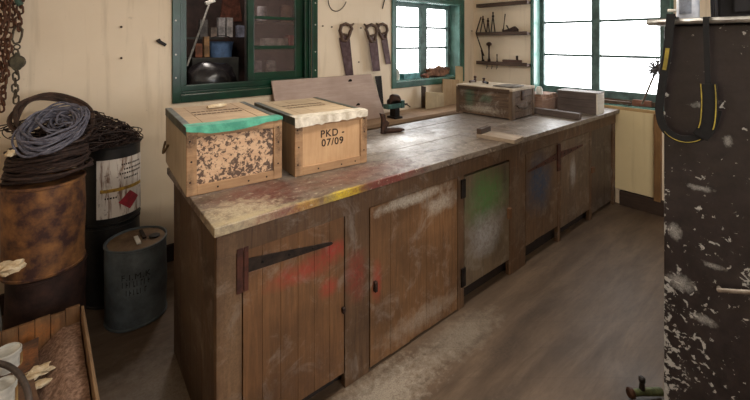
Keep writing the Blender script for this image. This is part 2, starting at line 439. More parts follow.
doors = [
 ('a', .598, 1.072, .075, .80, 6, (94, 64, 40), (130, 92, 60), [(R_, (.86, 1.5, .62), (.16, .05, .05), .62, 13, .7), (R_, (1.02, 1.5, .66), (.07, .05, .04), .75, 13, .6), (R_, (.99, 1.5, .5), (.05, .05, .04), .6, 13, .6), ((70, 48, 34), (.85, 1.5, .15), (.3, .1, .1), .5, 8, .6)]),
 ('b', 1.228, 1.895, .012, .79, 5, (96, 66, 42), (132, 96, 64), [(Wt, (1.52, 1.5, .76), (.26, .05, .03), .75, 20, .9), (Wt, (1.75, 1.5, .68), (.14, .05, .05), .6, 20, .9), ((140, 52, 40), (1.27, 1.5, .42), (.03, .05, .1), .8, 12, .7), (Wt, (1.6, 1.5, .1), (.3, .05, .06), .28, 24, 1.)]),
 ('c', 1.963, 2.45, .11, .778, 1, (96, 80, 62), (122, 104, 84), [(G_, (2.21, 1.5, .61), (.23, .05, .17), .9, 9, .5), ((158, 156, 156), (2.2, 1.5, .38), (.19, .05, .14), .8, 11, .6), ((40, 34, 28), (2.4, 1.5, .68), (.04, .05, .12), .6, 10, .6)]),
 ('d', 2.67, 3.15, .13, .79, 4, (86, 64, 46), (116, 90, 66), [((40, 64, 90), (2.86, 1.5, .54), (.19, .05, .22), .9, 8, .5)]),
 ('e', 3.20, 3.74, .10, .79, 4, (84, 66, 50), (118, 96, 76), [((176, 172, 168), (3.42, 1.5, .5), (.05, .05, .12), .6, 10, .7)]),
 ('f', 3.805, 4.295, .03, .80, 3, (74, 58, 46), (100, 84, 70), []),
]
M_hinge = plain('strap_hinge_iron', (62, 50, 42), .5, .5, scale=22, c2=(36, 28, 25))
M_hrust = plain('hinge_rust', (92, 52, 40), .6, .4, scale=22, c2=(58, 34, 28))
def strap(d, x0, x1, z0, z1, w0, w1, yy, mat=M_hinge, plate=None):
    st = MB().prism([(x0, z0-w0), (x0, z0+w0), (x1, z1+w1), (x1+(.01 if x1 > x0 else -.01), z1), (x1, z1-w1)], yy-.005, yy, 'y').build('strap_hinge', mat, d, bevel=.001)
    mb = MB()
    for f in (.15, .45, .75):
        mb.lathe([(.006, 0), (.005, .003)], 8, Matrix.Translation((x0+(x1-x0)*f, yy-.005, z0+(z1-z0)*f)) @ Matrix.Rotation(PI/2, 4, 'X'))
    mb.build('screw_head', M_blackiron, st)
    return st
for key, xa, xb, za, zb, npl, d, l, pt in doors:
    yy = fy+.012 if key != 'f' else fy+.03
    M = dwood('door_wood_'+key, d, l, pt)
    mb = MB()
    w = (xb-xa)/npl
    for i in range(npl):
        j = random.uniform(-.0015, .0015)
        mb.box((xa+w*i+.0004, yy-.012+j*.5, za+random.uniform(0, .006)), (xa+w*(i+1)-.0004, yy+.012, zb))
    if key == 'c':   # flat panel with a rail round it
        pass
    dr = mb.build('door', M, bench, bevel=.0012)
    mb2 = MB()
    if key in 'abcd':   # ledges behind the boards
        mb2.box((xa+.02, yy+.0125, za+.08), (xb-.02, yy+.028, za+.17)).box((xa+.02, yy+.0125, zb-.17), (xb-.02, yy+.028, zb-.08)); mb2.build('ledge', M, dr)
    f_ = yy-.0135
    if key == 'a':
        MB().box((.572, fy-.008, .64), (.597, fy-.0005, .81)).box((.6, f_-.005, .64), (.618, f_+.0, .81)).build('hinge_plate', M_hrust, dr, bevel=.001)
        strap(dr, .618, 1.0, .735, .695, .027, .007, f_)
        MB().box((1.055, f_-.018, .36), (1.07, f_, .385)).build('handle', M_iron, dr, bevel=.003)
    if key == 'b':
        MB().box((1.245, f_-.018, .38), (1.262, f_, .43)).build('handle', M_iron, dr, bevel=.003)
    if key == 'c':
        MB().box((1.925, fy-.010, .66), (1.965, fy-.0005, .77)).box((1.925, fy-.010, .13), (1.965, fy-.0005, .24)).build('hinge_plate', M_blackiron, dr, bevel=.001)
        MB().box((2.42, f_-.02, .40), (2.455, f_, .47)).build('handle', wood('turnbutton', (90, 60, 40), (120, 84, 56)), dr, bevel=.003)
    if key == 'd':
        MB().box((3.135, fy-.012, .57), (3.185, fy-.0005, .78)).build('hinge_plate', M_hrust, dr, bevel=.001)
        strap(dr, 3.13, 2.70, .69, .66, .026, .006, f_, M_hrust)
    if key == 'e':
        strap(dr, 3.20, 3.60, .69, .70, .026, .006, f_, M_hrust)
    if key == 'f':
        MB().box((3.775, fy-.018, .42), (3.83, fy-.0005, .47)).build('turn_button', wood('turnbutton', (90, 60, 40), (120, 84, 56)), dr, bevel=.003)

# ================================================================ PACKING CRATES ON THE BENCH
CZ = BT+.0005
def matrix_face(x, y, z, rz=0):  # text plane standing up, facing -y
    return Matrix.Translation((x, y, z)) @ Matrix.Rotation(PI/2, 4, 'X')
def packing_crate(kind, label, loc, rz, w, d, h, mside, mpanel, mframe, mlid, mtape):
    t = thing('packing_crate', label, 'crate', loc, rz, 'plywood packing crates on the near end of the bench')
    th = .012
    mb = MB()
    mb.box((0, 0.012, 0), (th, d, h-.012)); mb.box((w-th, 0.012, 0), (w, d, h-.012)); mb.box((th, d-th, 0), (w-th, d, h-.012)); mb.box((th, .018, 0), (w-th, d-th, th))
    mb.build('body', mside, t, bevel=.002)
    f = .042
    mb = MB()
    mb.box((0, 0, 0), (f, .012, h-.012)); mb.box((w-f, 0, 0), (w, .012, h-.012)); mb.box((f, 0, 0), (w-f, .012, f)); mb.box((f, 0, h-.012-f*.8), (w-f, .012, h-.012))
    fr = mb.build('front_frame', mframe, t, bevel=.0025)
    mb = MB()
    for x, z in [(.015, h*.2), (.02, h*.5), (.014, h*.8), (w-.02, h*.25), (w-.018, h*.6), (w-.02, h*.85), (w*.3, .02), (w*.62, .018), (w*.82, .02)]:
        mb.lathe([(.0045, 0), (.004, .001)], 8, Matrix.Translation((x, 0, z)) @ Matrix.Rotation(PI/2, 4, 'X'))
    mb.build('nail_head', M_iron, fr)
    MB().box((f-.002, .010, f-.002), (w-f+.002, .018, h-.012-f*.8+.002)).build('front_panel', mpanel, t)
    mb = MB(); k = 5
    for i in range(k):
        mb.box((w*i/k+.0003, .0, h-.012), (w*(i+1)/k-.0003, d, h+random.uniform(-.001, .001)))
    mb.build('lid', mlid, t, bevel=.0006)
    m = plain('grey_edge_strip', (104, 108, 98), .5, .3, scale=16, c2=(66, 66, 60))
    for x in (0, w):   # angle strip over each long edge
        sgn = -1 if x == 0 else 1
        mb = MB(); mb.box((x+sgn*.002, 0, h-.035), (x, d, h+.003)); mb.box((x, 0, h+.0012), (x-sgn*.028, d, h+.0035)); mb.build('edge_strip', m, t, bevel=.001)
    # band of cloth/tape lapping over the front edge
    mb = MB(); n = 26; seedv = loc[0]*7
    def drop(u): return (.010+.024*math.sin(PI*min(1, u*1.15)**.8)+.006*noise.noise(Vector((u*9+seedv, 0, 0)))) if kind == 'teal' else (.045+.012*noise.noise(Vector((u*14+seedv, 0, 0)))-.014*u)
    back = .07 if kind == 'teal' else .075
    vs = []; fs = []
    for i in range(n+1):
        u = i/n; x = -.002+(w+.004)*u
        b_ = back+.014*noise.noise(Vector((u*6, seedv, 0)))
        dd = drop(u)
        prof = [(b_, h+.0045), (b_*.5, h+.006+.003*noise.noise(Vector((u*12, 2, 0)))), (-.004, h+.005), (-.006, h-dd*.5), (-.006-.002*math.sin(u*11), h-dd)]
        for y, z in prof: vs.append((x, y, z))
        for y, z in prof[::-1]: vs.append((x, y+.0015 if z < h else y, z-.0015 if z >= h else z))
    m_ = 10
    for i in range(n):
        for j in range(m_):
            a = i*m_+j; b = i*m_+(j+1) % m_; fs.append((a, b, b+m_, a+m_))
    fs.append(tuple(range(m_))); fs.append(tuple(range(n*m_+m_-1, n*m_-1, -1)))
    mb.add(vs, fs).build('cloth_band', mtape, t, smooth=True)
    # rope beckets on the sides
    for x, sg in ((0, -1), (w, 1)):
        if kind != 'teal' and sg == 1: continue
        pts = [(x+sg*(.004+.018*math.sin(PI*k/10)), d-.12+.1*k/10, .12-.05*math.sin(PI*k/10)) for k in range(11)]
        if sg == -1 and kind == 'teal': MB().tube(pts, .006, 6).build('rope_handle', plain('hemp_rope', (136, 112, 80), .9, scale=60), t, smooth=True)
    return t
ply = lambda nm, d, l, **k: wood(nm, d, l, 'z', .55, **k)
M_cs1 = wood('crate_side_weathered', (168, 152, 130), (196, 180, 156), 'z', stain=(138, 122, 102))
M_cs2 = wood('crate_side_warm', (140, 114, 88), (170, 144, 114), 'z', stain=(112, 90, 70))
M_cf1 = wood('crate_frame_honey', (156, 118, 84), (188, 152, 114), 'x', stain=(92, 64, 46), patches=(((54, 36, 28), (.02, 0, .24), (.03, .05, .05), .8, 30, 1.), ((54, 36, 28), (.41, 0, .2), (.02, .05, .09), .8, 30, 1.), ((54, 36, 28), (.015, 0, .06), (.016, .05, .06), .6, 30, 1.), ((60, 42, 32), (.25, 0, .255), (.2, .05, .012), .5, 30, 1.)))
def mould_mat():
    t = NT('mould_spotted_panel')
    g = t.noise(t.mapping(scale=(2, 16, 10)), 3, 8, .7, .6)
    col = t.mix(t.ramp(g, .3, .7), lin((186, 148, 116)), lin((212, 180, 148)))
    sp = t.noise(t.mapping(), 62, 3, .6, .5); big = t.noise(t.mapping(), 9, 3, .5)
    s2 = t.math('ADD', sp, t.math('MULTIPLY', t.math('SUBTRACT', big, .5), .35))
    col = t.mix(t.ramp(s2, .475, .56, 0, .88), col, lin((58, 42, 40)))
    return t.done(col, .6, 0, .3)
M_cp1 = mould_mat()
M_cp2 = wood('crate_panel_golden', (184, 144, 106), (206, 170, 130), 'z', stain=(158, 120, 84), bump=.15)
M_lid1 = wood('crate_lid_sunbleached', (170, 140, 108), (204, 176, 142), 'x', stain=(132, 108, 84))
M_lid2 = wood('crate_lid_yellowish', (168, 146, 118), (200, 178, 148), 'x', stain=(128, 110, 88))
M_teal = plain('turquoise_cloth', (96, 184, 154), .6, var=.2, scale=16, c2=(62, 140, 118), bump=.3)
M_wcloth = plain('dirty_white_plaster_cloth', (228, 220, 206), .75, scale=22, c2=(176, 164, 146), bump=.7)
RZ = math.radians(-5)
c1 = packing_crate('teal', 'plywood crate with a turquoise cloth band and a black-spotted front panel', (.482, 1.83, CZ), RZ, .43, .61, .295, M_cs1, M_cp1, M_cf1, M_lid1, M_teal)
c2 = packing_crate('white', 'plywood crate with a dirty white cloth band, stencilled PKD 07/09', (.962, 1.757, CZ), RZ, .425, .61, .287, M_cs2, M_cp2, M_cf1, M_lid2, M_wcloth)
text('PKD -\n07/09', .052, M_ink, c2, matrix_face(.215, .0095, .165), spacing=1.12, bold=.0008)
M_faint = plain('faint_stencil', (120, 92, 66), .8)
for c, a in ((c1, .21), (c2, .21)):
    mb = MB()
    for k in range(2):   # faded stencil dashes across the lid
        x = .09
        while x < .33:
            w_ = random.uniform(.008, .022); mb.box((x, .30+.075*k, .289 if c is c2 else .2967), (x+w_, .318+.075*k, .2885 if c is c2 else .2975)); x += w_+.006
    o = mb.build('faded_marking', M_faint, c)
# paper scrap on the first crate
tag(MB().tube([(0, 0, .012), (.05, .004, .013), (.1, -.004, .012), (.13, .004, .010)], [.008, .012, .011, .006], 8).jitter(.004, 30).build('paper_scrap', M_paper, None, (.70, 2.25, BT+.2965), .4, smooth=True),
    'crumpled off-white paper scrap at the back of the turquoise-banded crate', 'paper')

# weathered chest further along
def old_crate():
    w, d, h = .40, .56, .265
    t = thing('wooden_chest', 'weathered plank chest with green paint traces and a pale lid, mid-bench', 'chest', (3.045, 1.835, CZ), math.radians(3))
    M_old = wood('chest_planks_weathered', (62, 46, 36), (112, 90, 72), 'y', dusty=.45, patches=(((64, 98, 78), (0, .42, .16), (.05, .05, .12), .75, 26, .8), ((64, 98, 78), (0, .25, .16), (.05, .07, .04), .6, 26, 1.), ((196, 186, 170), (0, .3, .06), (.05, .2, .03), .5, 40, 1.2)), stain=(60, 44, 34))
    mb = MB()
    for i in range(4):
        a = .008+(h-.03)/4*i; b = a+(h-.03)/4-.002
        mb.box((0, 0, a), (.014, d, b)); mb.box((w-.014, 0, a), (w, d, b)); mb.box((.014, 0, a), (w-.014, .014, b)); mb.box((.014, d-.014, a), (w-.014, d, b))
    mb.build('body', M_old, t, bevel=.002)
    mb = MB()
    for y in (-.004, d-.03):
        mb.box((-.004, y, 0), (.0, y+.034, h-.02)); 
    mb.box((-.004, -.004, 0), (.036, 0, h-.02)); mb.box((w-.036, -.004, 0), (w+.004, 0, h-.02))
    mb.build('corner_batten', wood('chest_batten', (76, 60, 46), (120, 98, 78), 'z'), t, bevel=.001)
    lid = wood('chest_lid_bleached', (176, 160, 138), (214, 200, 180), 'y', stain=(140, 120, 98), patches=(((92, 70, 56), (.2, .08, .28), (.24, .12, .1), .7, 12, .8),))
    MB().box((-.008, -.008, h-.022), (w+.006, d, h)).build('lid', lid, t, bevel=.003)
    MB().box((-.012, .02, h-.034), (-.008, d-.02, h-.008)).build('lid_edge', wood('chest_lip', (66, 50, 40), (96, 76, 60), 'y'), t)
    MB().box((.16, -.010, h-.11), (.20, -.0, h-.03)).build('hasp', M_iron, t, bevel=.002)
    MB().tube([(.08, -.002, .12), (.085, -.018, .1), (.2, -.02, .085), (.31, -.018, .1), (.32, -.002, .12)], .006, 6).build('rope_handle', plain('old_rope', (92, 74, 58), .9), t, smooth=True)
    return t
old_crate()
zt = BT+.2665
tag(MB().prism([(0, 0), (.2, -.01), (.21, .16), (.01, .19)], 0, .006, 'z').sub(2).jitter(.006, 14).build('metal_plate', plain('grey_sheet', (146, 140, 134), .5, .4), None, (3.10, 1.86, zt+.005), .1), 'bent grey metal plate lying on the weathered chest lid', 'plate')
def knob_tool(label, loc, rz, hgt, mat):
    t = thing('hand_tool', label, 'tool', loc, rz)
    MB().tube([(0, 0, .013), (.10, 0, .013)], [.012, .009], 8).build('handle', mat, t, smooth=True)
    MB().lathe([(.012, 0), (.015, hgt*.3), (.009, hgt*.6), (.017, hgt*.85), (.010, hgt)], 10, Matrix.Translation((.12, 0, 0))).build('tool_head', M_iron, t, smooth=True)
knob_tool('small dark mallet-like tool on the chest lid, nearest the window', (3.2, 2.18, zt), .9, .05, M_blackiron)
knob_tool('small dark hand tool at the rear of the chest lid', (3.17, 2.36, zt), .2, .06, M_iron)
tag(MB().lathe([(.024, 0), (.032, .006), (.032, .05), (.026, .062), (.022, .066), (.022, .074)], 16).build('white_jar', M_white, None, (3.64, 1.91, BT+.163), 0, smooth=True), 'round white jar standing on the small open tray box', 'jar')
# small open tray box behind the grey crate
t = thing('open_box', 'small pinkish-brown open wooden box between chest and grey box', 'box', (3.60, 1.86, CZ), math.radians(2))
M_tray = wood('tray_pinkish', (126, 96, 80), (164, 134, 116), 'y', stain=(96, 72, 60))
mb = MB(); w, d, h = .34, .22, .145
mb.box((0, 0, 0), (w, d, .01)); mb.box((0, 0, .01), (.01, d, h)); mb.box((w-.01, 0, .01), (w, d, h)); mb.box((.01, 0, .01), (w-.01, .01, h*.8)); mb.box((.01, d-.01, .01), (w-.01, d, h*.8))
mb.build('body', M_tray, t, bevel=.002)
MB().box((.012, .012, .09), (w-.012, d-.012, .158)).sub(3).jitter(.008, 18).build('contents', plain('tray_contents', (168, 132, 108), .8, scale=20, c2=(104, 74, 58)), t)
# grey box at the window end
t = thing('lidded_box', 'narrow grey-brown wooden box with a pale end, near the window end of the bench', 'box', (3.86, 1.475, CZ), math.radians(2))
mb = MB(); w, d, h = .17, .36, .19
for i in range(3): mb.box((0, 0.012, h/3*i), (w, d, h/3*(i+1)-.0015))
mb.build('body', wood('grey_box_planks', (78, 66, 62), (110, 96, 90), 'y', stain=(54, 44, 40)), t, bevel=.002)
MB().box((0, 0, 0), (w, .012, h)).build('end_board', wood('pale_end', (196, 186, 172), (222, 214, 202), 'x', stain=(160, 148, 136)), t, bevel=.002)
MB().box((-.004, -.004, h), (w+.004, d+.004, h+.008)).build('lid', wood('grey_box_lid', (124, 114, 108), (158, 148, 142), 'y'), t, bevel=.001)
# square baulk lying in front of it
tag(MB().box((-.035, 0, 0), (.035, .62, .06)).build('timber_baulk', wood('baulk_grey', (88, 76, 70), (126, 112, 104), 'y', stain=(66, 56, 50)), None, (3.53, 1.475, CZ), math.radians(-1), bevel=.006), 'grey squared length of timber lying between the chest and the grey box', 'timber') if False else None
tag(MB().box((-.03, 0, 0), (.03, .44, .055)).build('timber_baulk', wood('baulk_grey', (78, 66, 60), (112, 98, 92), 'y', stain=(56, 46, 42)), None, (3.515, 1.48, CZ), math.radians(0), bevel=.006), 'grey squared length of timber lying across the bench beside the chest', 'timber')
# bench hook
t = thing('bench_hook', 'small worn bench hook board overhanging the front edge of the bench', 'bench hook', (2.36, 1.405, CZ), math.radians(8))
M_hook = wood('hook_wood', (128, 110, 92), (172, 154, 134), 'y', stain=(70, 56, 46))
MB().box((0, 0, 0), (.15, .27, .026)).build('board', M_hook, t, bevel=.002)
MB().box((0, .236, .0262), (.15, .27, .062)).build('block', wood('hook_block', (62, 46, 38), (88, 70, 58), 'x'), t, bevel=.003)
# iron bracket/last behind crate two
t = thing('iron_bracket', 'rusty brown iron foot bracket standing behind the white-banded crate', 'bracket', (1.93, 2.17, CZ), math.radians(-12))
MB().tube([(-.02, 0, .02), (.03, 0, .016), (.10, 0, .014), (.15, 0, .010)], [.02, .019, .018, .008], 8).build('foot', M_iron, t, smooth=True)
MB().prism([(-.045, .0), (-.005, 0), (.0, .05), (.02, .07), (.01, .085), (-.01, .10), (-.015, .14), (-.055, .15), (-.04, .11)], -.014, .014, 'y').build('upright', M_iron, t, bevel=.004)

# ================================================================ LOW SIDE BENCH ALONG THE SAW WALL AND WHAT STANDS ON IT
SZ = .84
t = thing('side_bench', 'low brown plank bench running along the wall behind the workbench', 'bench')
M_side = wood('side_bench_wood', (138, 108, 82), (176, 146, 116), 'x', stain=(104, 80, 62))
mb = MB()
for i in range(2): mb.box((1.25, 2.80+.19*i, SZ-.035), (4.36, 2.985+.19*i, SZ))
mb.build('worktop', M_side, t, bevel=.003)
for x in (1.3, 2.8, 4.28): MB().box((x, 2.84, 0), (x+.07, 2.91, SZ-.036)).build('leg', M_side, t, bevel=.003)
MB().box((1.25, 2.82, SZ-.14), (4.36, 2.838, SZ-.036)).build('apron', M_side, t)
# leaning board
t = thing('leaning_board', 'wide pinkish-grey board with two round holes leaning on the saw wall', 'board')
a = .10
def board_pt(x, s, off=0):  # s up the board from its foot
    y0, z0 = 3.02, SZ+.002
    return (x, y0+s*math.sin(a)*1.9+0, z0+s)
mb = MB()
slope = .17/.41
def bp(x, z, o): y = 3.0+(z-SZ)*slope*.9; return (x, y+o, z)
P4 = [(1.505, SZ+.001), (2.66, SZ+.001), (2.60, 1.262), (1.505, 1.262)]
vs = [bp(x, z, 0) for x, z in P4]+[bp(x, z, .016) for x, z in P4]
mb.add(vs, [(0,1,2,3), (7,6,5,4), (0,4,5,1), (1,5,6,2), (2,6,7,3), (3,7,4,0)])
mb.build('board', wood('pinkish_board', (168, 144, 132), (190, 168, 156), 'x', stain=(146, 122, 110), bump=.15), t, bevel=.002)
mb = MB()
for px, py in ((350, 81), (358, 105)):
    for z in [.86+.004*i for i in range(110)]:
        y = 3.0+(z-SZ)*slope*.9; p = onY(px, py, y)
        if abs(p.z-z) < .004: break
    mb.lathe([(.021, 0), (.021, .003)], 14, Matrix.Translation((p.x, p.y-.0, p.z)) @ Matrix.Rotation(PI/2+.35, 4, 'X'))
mb.build('knot_hole', M_blackiron, t)
# saws
def handsaw(label, px_top, py_top, px_bot, py_bot, w_top, w_bot, hs, y=YB-.02, flip=1):
    top = onY(px_top, py_top, y); bot = onY(px_bot, py_bot, y)
    t = thing('hand_saw', label, 'saw', top, 0, 'hand saws hanging on the wall')
    L = top.z-bot.z; dx = bot.x-top.x; f = flip
    MB().prism([(-f*w_top*.42, -hs*.55), (f*w_top*.55, -hs*.80), (dx+f*w_bot*.5, -L), (dx-f*w_bot*.5, -L)], -.0025, .0025, 'y').build('blade', M_steel, t)
    # wooden grip: a thick closed loop with two horns, canted back
    q = [(-.62, -.02), (-.80, -.22), (-.62, -.40), (-.42, -.72), (-.10, -.98), (.35, -.95), (.42, -.62), (.62, -.36), (.46, -.04), (-.08, .08)]
    m_grip = plain('saw_grip', (104, 80, 64), .6, scale=20, c2=(68, 48, 38))
    k_ = hs*.62
    g = MB().tube([(f*u*k_, -.004, v*hs) for u, v in q], hs*.105, 8, closed=True)
    g.tube([(f*-.62*k_, -.004, -.06*hs), (f*-1.05*k_, -.004, .10*hs)], [hs*.09, hs*.05], 8).tube([(f*.40*k_, -.004, -.55*hs), (f*-.25*k_, -.004, -.62*hs)], hs*.08, 8)
    g.build('grip', m_grip, t, smooth=True)
    return t
handsaw('long hand saw hanging alone, nearest the green hatch window', 345, 25, 350.5, 81, .125, .085, .16, flip=-1)
handsaw('middle hand saw, hanging just left of the shorter one', 372, 26, 376.5, 71, .125, .10, .165, y=YB-.055)
handsaw('shorter hand saw hanging beside the window frame', 383, 25, 388.5, 64, .10, .07, .15)
t = thing('saw_blade', 'bare dark saw blade standing upright at the right end of the leaning board', 'saw', onY(378, 76, YB-.05))
MB().prism([(-.045, 0), (.045, 0), (.08, -.33), (.045, -.33)], -.002, .002, 'y').build('blade', M_blackiron, t)
# wire hoops / nails on the wall
p = onY(336, 3, YB-.01)
tag(MB().tube([(-.11+.02*math.cos(k*.7), -.0, .06-.02*k) if k < 3 else (-.11+.11*(1-math.cos((k-3)*PI/14)), -.002, -.10*math.sin((k-3)*PI/12)) for k in range(16)], .004, 6).build('wire_hook', M_iron, None, (p.x+.02, p.y, p.z+.02), smooth=True), 'curved thin wire hook hanging above the first saw', 'wire')
p = onY(384, 5, YB-.01)
tag(MB().tube([(.03, 0, .10), (.01, 0, .06), (-.01, 0, 0), (-.02, 0, -.04)], .006, 6).build('bent_rod', M_blackiron, None, p, smooth=True), 'short bent black rod hanging at the window casing top', 'rod')
p = onY(162, 43, YB-.012)
t = thing('wall_catch', 'small dark metal catch screwed to the bare wall left of the hatch', 'catch', p)
MB().cbox((0, 0, 0), (.06, .018, .022), ry=.6).build('plate', M_blackiron, t, bevel=.003)
MB().cbox((-.025, -.008, .02), (.028, .014, .014), ry=-.5).build('lever', M_iron, t, bevel=.002)
# vise on the side bench
p = onZ(395, 118, SZ)
t = thing('bench_vise', 'small blue-green bench vise with a rusty lump in its jaws', 'vise', (p.x, 2.9, SZ), 0)
vx, vy = 0, 0
M_vise = plain('vise_blue_green', (70, 108, 100), .5, .2, scale=18, c2=(44, 70, 66))
MB().box((-.05, -.06, 0), (.05, .06, .02)).box((-.03, -.04, .02), (.03, .04, .10)).build('base', M_blackiron, t, bevel=.004)
MB().box((-.12, -.04, .10), (.05, .04, .145)).build('fixed_jaw', M_vise, t, bevel=.005)
MB().box((.055, -.04, .095), (.10, .04, .17)).build('moving_jaw', M_vise, t, bevel=.005)
MB().tube([(.07, 0, .12), (.17, 0, .12)], .011, 8).tube([(.155, -.06, .10), (.155, .06, .14)], .005, 6).build('screw_handle', M_iron, t, smooth=True)
mb = MB(); bmesh.ops.create_icosphere(mb.b, subdivisions=3, radius=.06, matrix=Matrix.Translation((-.02, 0, .185)) @ Matrix.Diagonal((1.25, .8, .8, 1))); mb.jitter(.035, 13).build('clamped_lump', M_iron, t, smooth=True)
# offcuts leaning under window 2
def lean_ply(label, px0, px1, ytop, y, col, th=.012, foot=SZ):
    a_ = onY(px0, ytop, y); b_ = onY(px1, ytop, y)
    o = MB().prism([(a_.x, foot+.001), (b_.x, foot+.001), (b_.x, b_.z-.01), (a_.x, a_.z)], y, y+th, 'y').build('plywood_offcut', col, None, bevel=.002)
    return tag(o, label, 'board')
lean_ply('low square plywood offcut standing under the window corner', 426, 444, 92, 3.04, wood('ply_pale', (168, 146, 112), (192, 172, 138), 'z'))
lean_ply('taller narrow brown board leaning at the window corner, behind the chest', 443, 459, 79, 3.08, wood('ply_brown', (148, 118, 84), (176, 148, 112), 'z'))
lean_ply('dark narrow strip of wood between the two offcuts and the window', 422, 426, 86, 3.12, M_dkwood)
lean_ply('yellowish tall board standing in the corner beside the chest', 456, 463, 66, 3.12, wood('ply_yellow', (170, 146, 108), (200, 178, 140), 'z'))
# things on window 2's sill
zs = W2[2]+.0125
tag(MB().lathe([(.03, 0), (.034, .01), (.034, .09), (.02, .11), (.02, .125)], 16).build('white_bottle', M_white, None, (3.07, 3.28, zs), smooth=True), 'squat white bottle at the left end of the window sill', 'bottle')
t = thing('tin_tray', 'blue-green tin box lying on the sill of the saw-wall window', 'tin', (3.17, 3.27, zs))
MB().box((0, 0, 0), (.27, .09, .05)).build('body', plain('teal_tin', (86, 140, 140), .4, .3), t, bevel=.004)
MB().box((-.003, -.003, .05), (.273, .093, .066)).build('lid', plain('teal_tin_lid', (120, 170, 170), .4, .3), t, bevel=.003)
def lump(name, label, cat, loc, size, mat, seed=1, amp=.2):
    mb = MB(); bmesh.ops.create_icosphere(mb.b, subdivisions=3, radius=1)
    for v in mb.b.verts:
        v.co *= 1+amp*noise.noise(v.co*1.7+Vector((seed*5, 0, 0)))+amp*.5*noise.noise(v.co*5+Vector((seed, 2, 0)))
        v.co = Vector((v.co.x*size[0], v.co.y*size[1], max(v.co.z, -.75)*size[2]+.75*size[2]))
    o = mb.build(name, mat, None, loc, smooth=True)
    return tag(o, label, cat)
M_brnrag = plain('brown_rag', (150, 108, 84), .9, scale=14, c2=(84, 56, 44), bump=.8)
lump('rag_bundle', 'brown crumpled rag bundle on the sill of the saw-wall window', 'rag', (3.75, 3.27, zs), (.18, .06, .075), M_brnrag, 2, .5)
lump('stone', 'reddish-brown lump beside the rag bundle on the sill', 'stone', (3.53, 3.27, zs), (.05, .04, .03), plain('red_stone', (156, 96, 74), .9), 5, .4)

# ================================================================ SHELVES IN THE CORNER
def tool_shelf(z, label, items):
    t = thing('wall_shelf', label, 'shelf', (XR, 0, z), 0, 'narrow tool shelves in the corner')
    MB().box((-.075, 2.40, -.03), (-.001, 3.10, 0)).build('shelf_board', wood('shelf_dark', (66, 48, 38), (96, 74, 60), 'y'), t, bevel=.002)
    MB().box((-.083, 2.40, -.032), (-.076, 3.10, .012)).build('front_lip', wood('shelf_dark', (66, 48, 38), (96, 74, 60), 'y'), t)
    for y in (2.56, 3.06): MB().prism([(-.001, -.032), (-.08, -.032), (-.001, -.12)], y, y+.018, 'x' if False else 'y').build('bracket', M_dkwood, t) if False else None
    return t
tool_shelf(1.70, 'narrow dark tool shelf, middle one of three in the corner', None)
tool_shelf(1.335, 'narrow dark tool shelf, lowest of three in the corner', None)
tool_shelf(2.06, 'narrow dark tool shelf, topmost of three in the corner', None)
# slanting iron stay linking shelves
def stick(name, label, cat, pts, r, mat, group=None, n=8):
    o = MB().tube([Vector(p)-Vector(pts[0]) for p in pts], r, n).build(name, mat, None, pts[0], smooth=True)
    return tag(o, label, cat, group)
X1 = XR-.045
def sp(px, py, x=X1): return onX(px, py, x)
sz = 1.7005
pA = sp(477, 33); pB = sp(481, 19)
stick('hanging_tongs', 'long bent iron tongs hanging off the left end of the tool shelves', 'tongs', [sp(481, 17, XR-.10), sp(476, 33, XR-.10), sp(480, 45, XR-.10), sp(484, 56, XR-.10)], .008, M_iron)
def upright(name, label, cat, px, ptop, base, w, mat, splay=0, lean=0):
    b = sp(px, 33 if base > 1.5 else 61); b.z = base
    top = sp(px, ptop); h = top.z-base
    t = thing(name, label, cat, (b.x, b.y, base))
    if splay:
        MB().tube([(0, -splay, 0), (0, 0, h*.8), (0, .004, h)], .007, 6).build('leg', mat, t, smooth=True)
        MB().tube([(0, splay, 0), (0, 0.003, h*.8), (0, -.004, h)], .007, 6).build('leg', mat, t, smooth=True)
        MB().lathe([(.014, -.008), (.016, 0), (.014, .008)], 10, Matrix.Translation((0, 0, h*.8)) @ Matrix.Rotation(PI/2, 4, 'Y')).build('pivot', mat, t)
    else:
        MB().tube([(0, 0, 0), (0, lean*.6, h*.6), (0, lean, h)], [w, w*.7, w*1.1], 8).build('shaft', mat, t, smooth=True)
        MB().lathe([(w*1.5, 0), (w*1.7, h*.12), (w, h*.2)], 10).build('foot', mat, t, smooth=True)
    return t
upright('pliers', 'first pair of dark pliers from the corner, standing open on the middle shelf', 'pliers', 483, 16, sz, .01, M_iron, .045)
upright('pliers', 'small middle pair of pliers standing on the middle shelf', 'pliers', 488, 18, sz, .01, M_iron, .022)
upright('pliers', 'tallest dark pincers standing on the middle shelf', 'pliers', 493, 12, sz, .01, M_blackiron, .03)
upright('chisel', 'thin dark chisel leaning on the middle shelf', 'chisel', 503, 14, sz, .007, M_iron, 0, -.03)
t = thing('hand_plane', 'low dark plane with a slanting handle at the right of the middle shelf', 'plane', sp(511, 32)); t.location.z = sz
MB().prism([(-.09, 0), (.09, 0), (.09, .03), (.03, .045), (-.05, .075), (-.09, .04)], -.02, .02, 'x').build('body', M_iron, t, bevel=.003)
MB().tube([(0, .03, .04), (0, .06, .09)], .008, 8).build('grip', M_iron, t, smooth=True)
sz2 = 1.3355
t = upright('drill_brace', 'dark knobbed drill brace standing on the lowest shelf', 'tool', 489, 44, sz2, .012, M_iron)
MB().lathe([(.012, 0), (.032, .014), (.034, .03), (.014, .05)], 12, Matrix.Translation((0, 0, sp(489, 46).z-sz2))).build('knob', M_iron, t, smooth=True)
upright('chisel', 'short dark stub tool at the left end of the lowest shelf', 'chisel', 483, 50, sz2, .012, M_blackiron, 0, .02)
upright('chisel', 'small thin awl near the middle of the lowest shelf', 'awl', 497, 54, sz2, .007, M_iron)
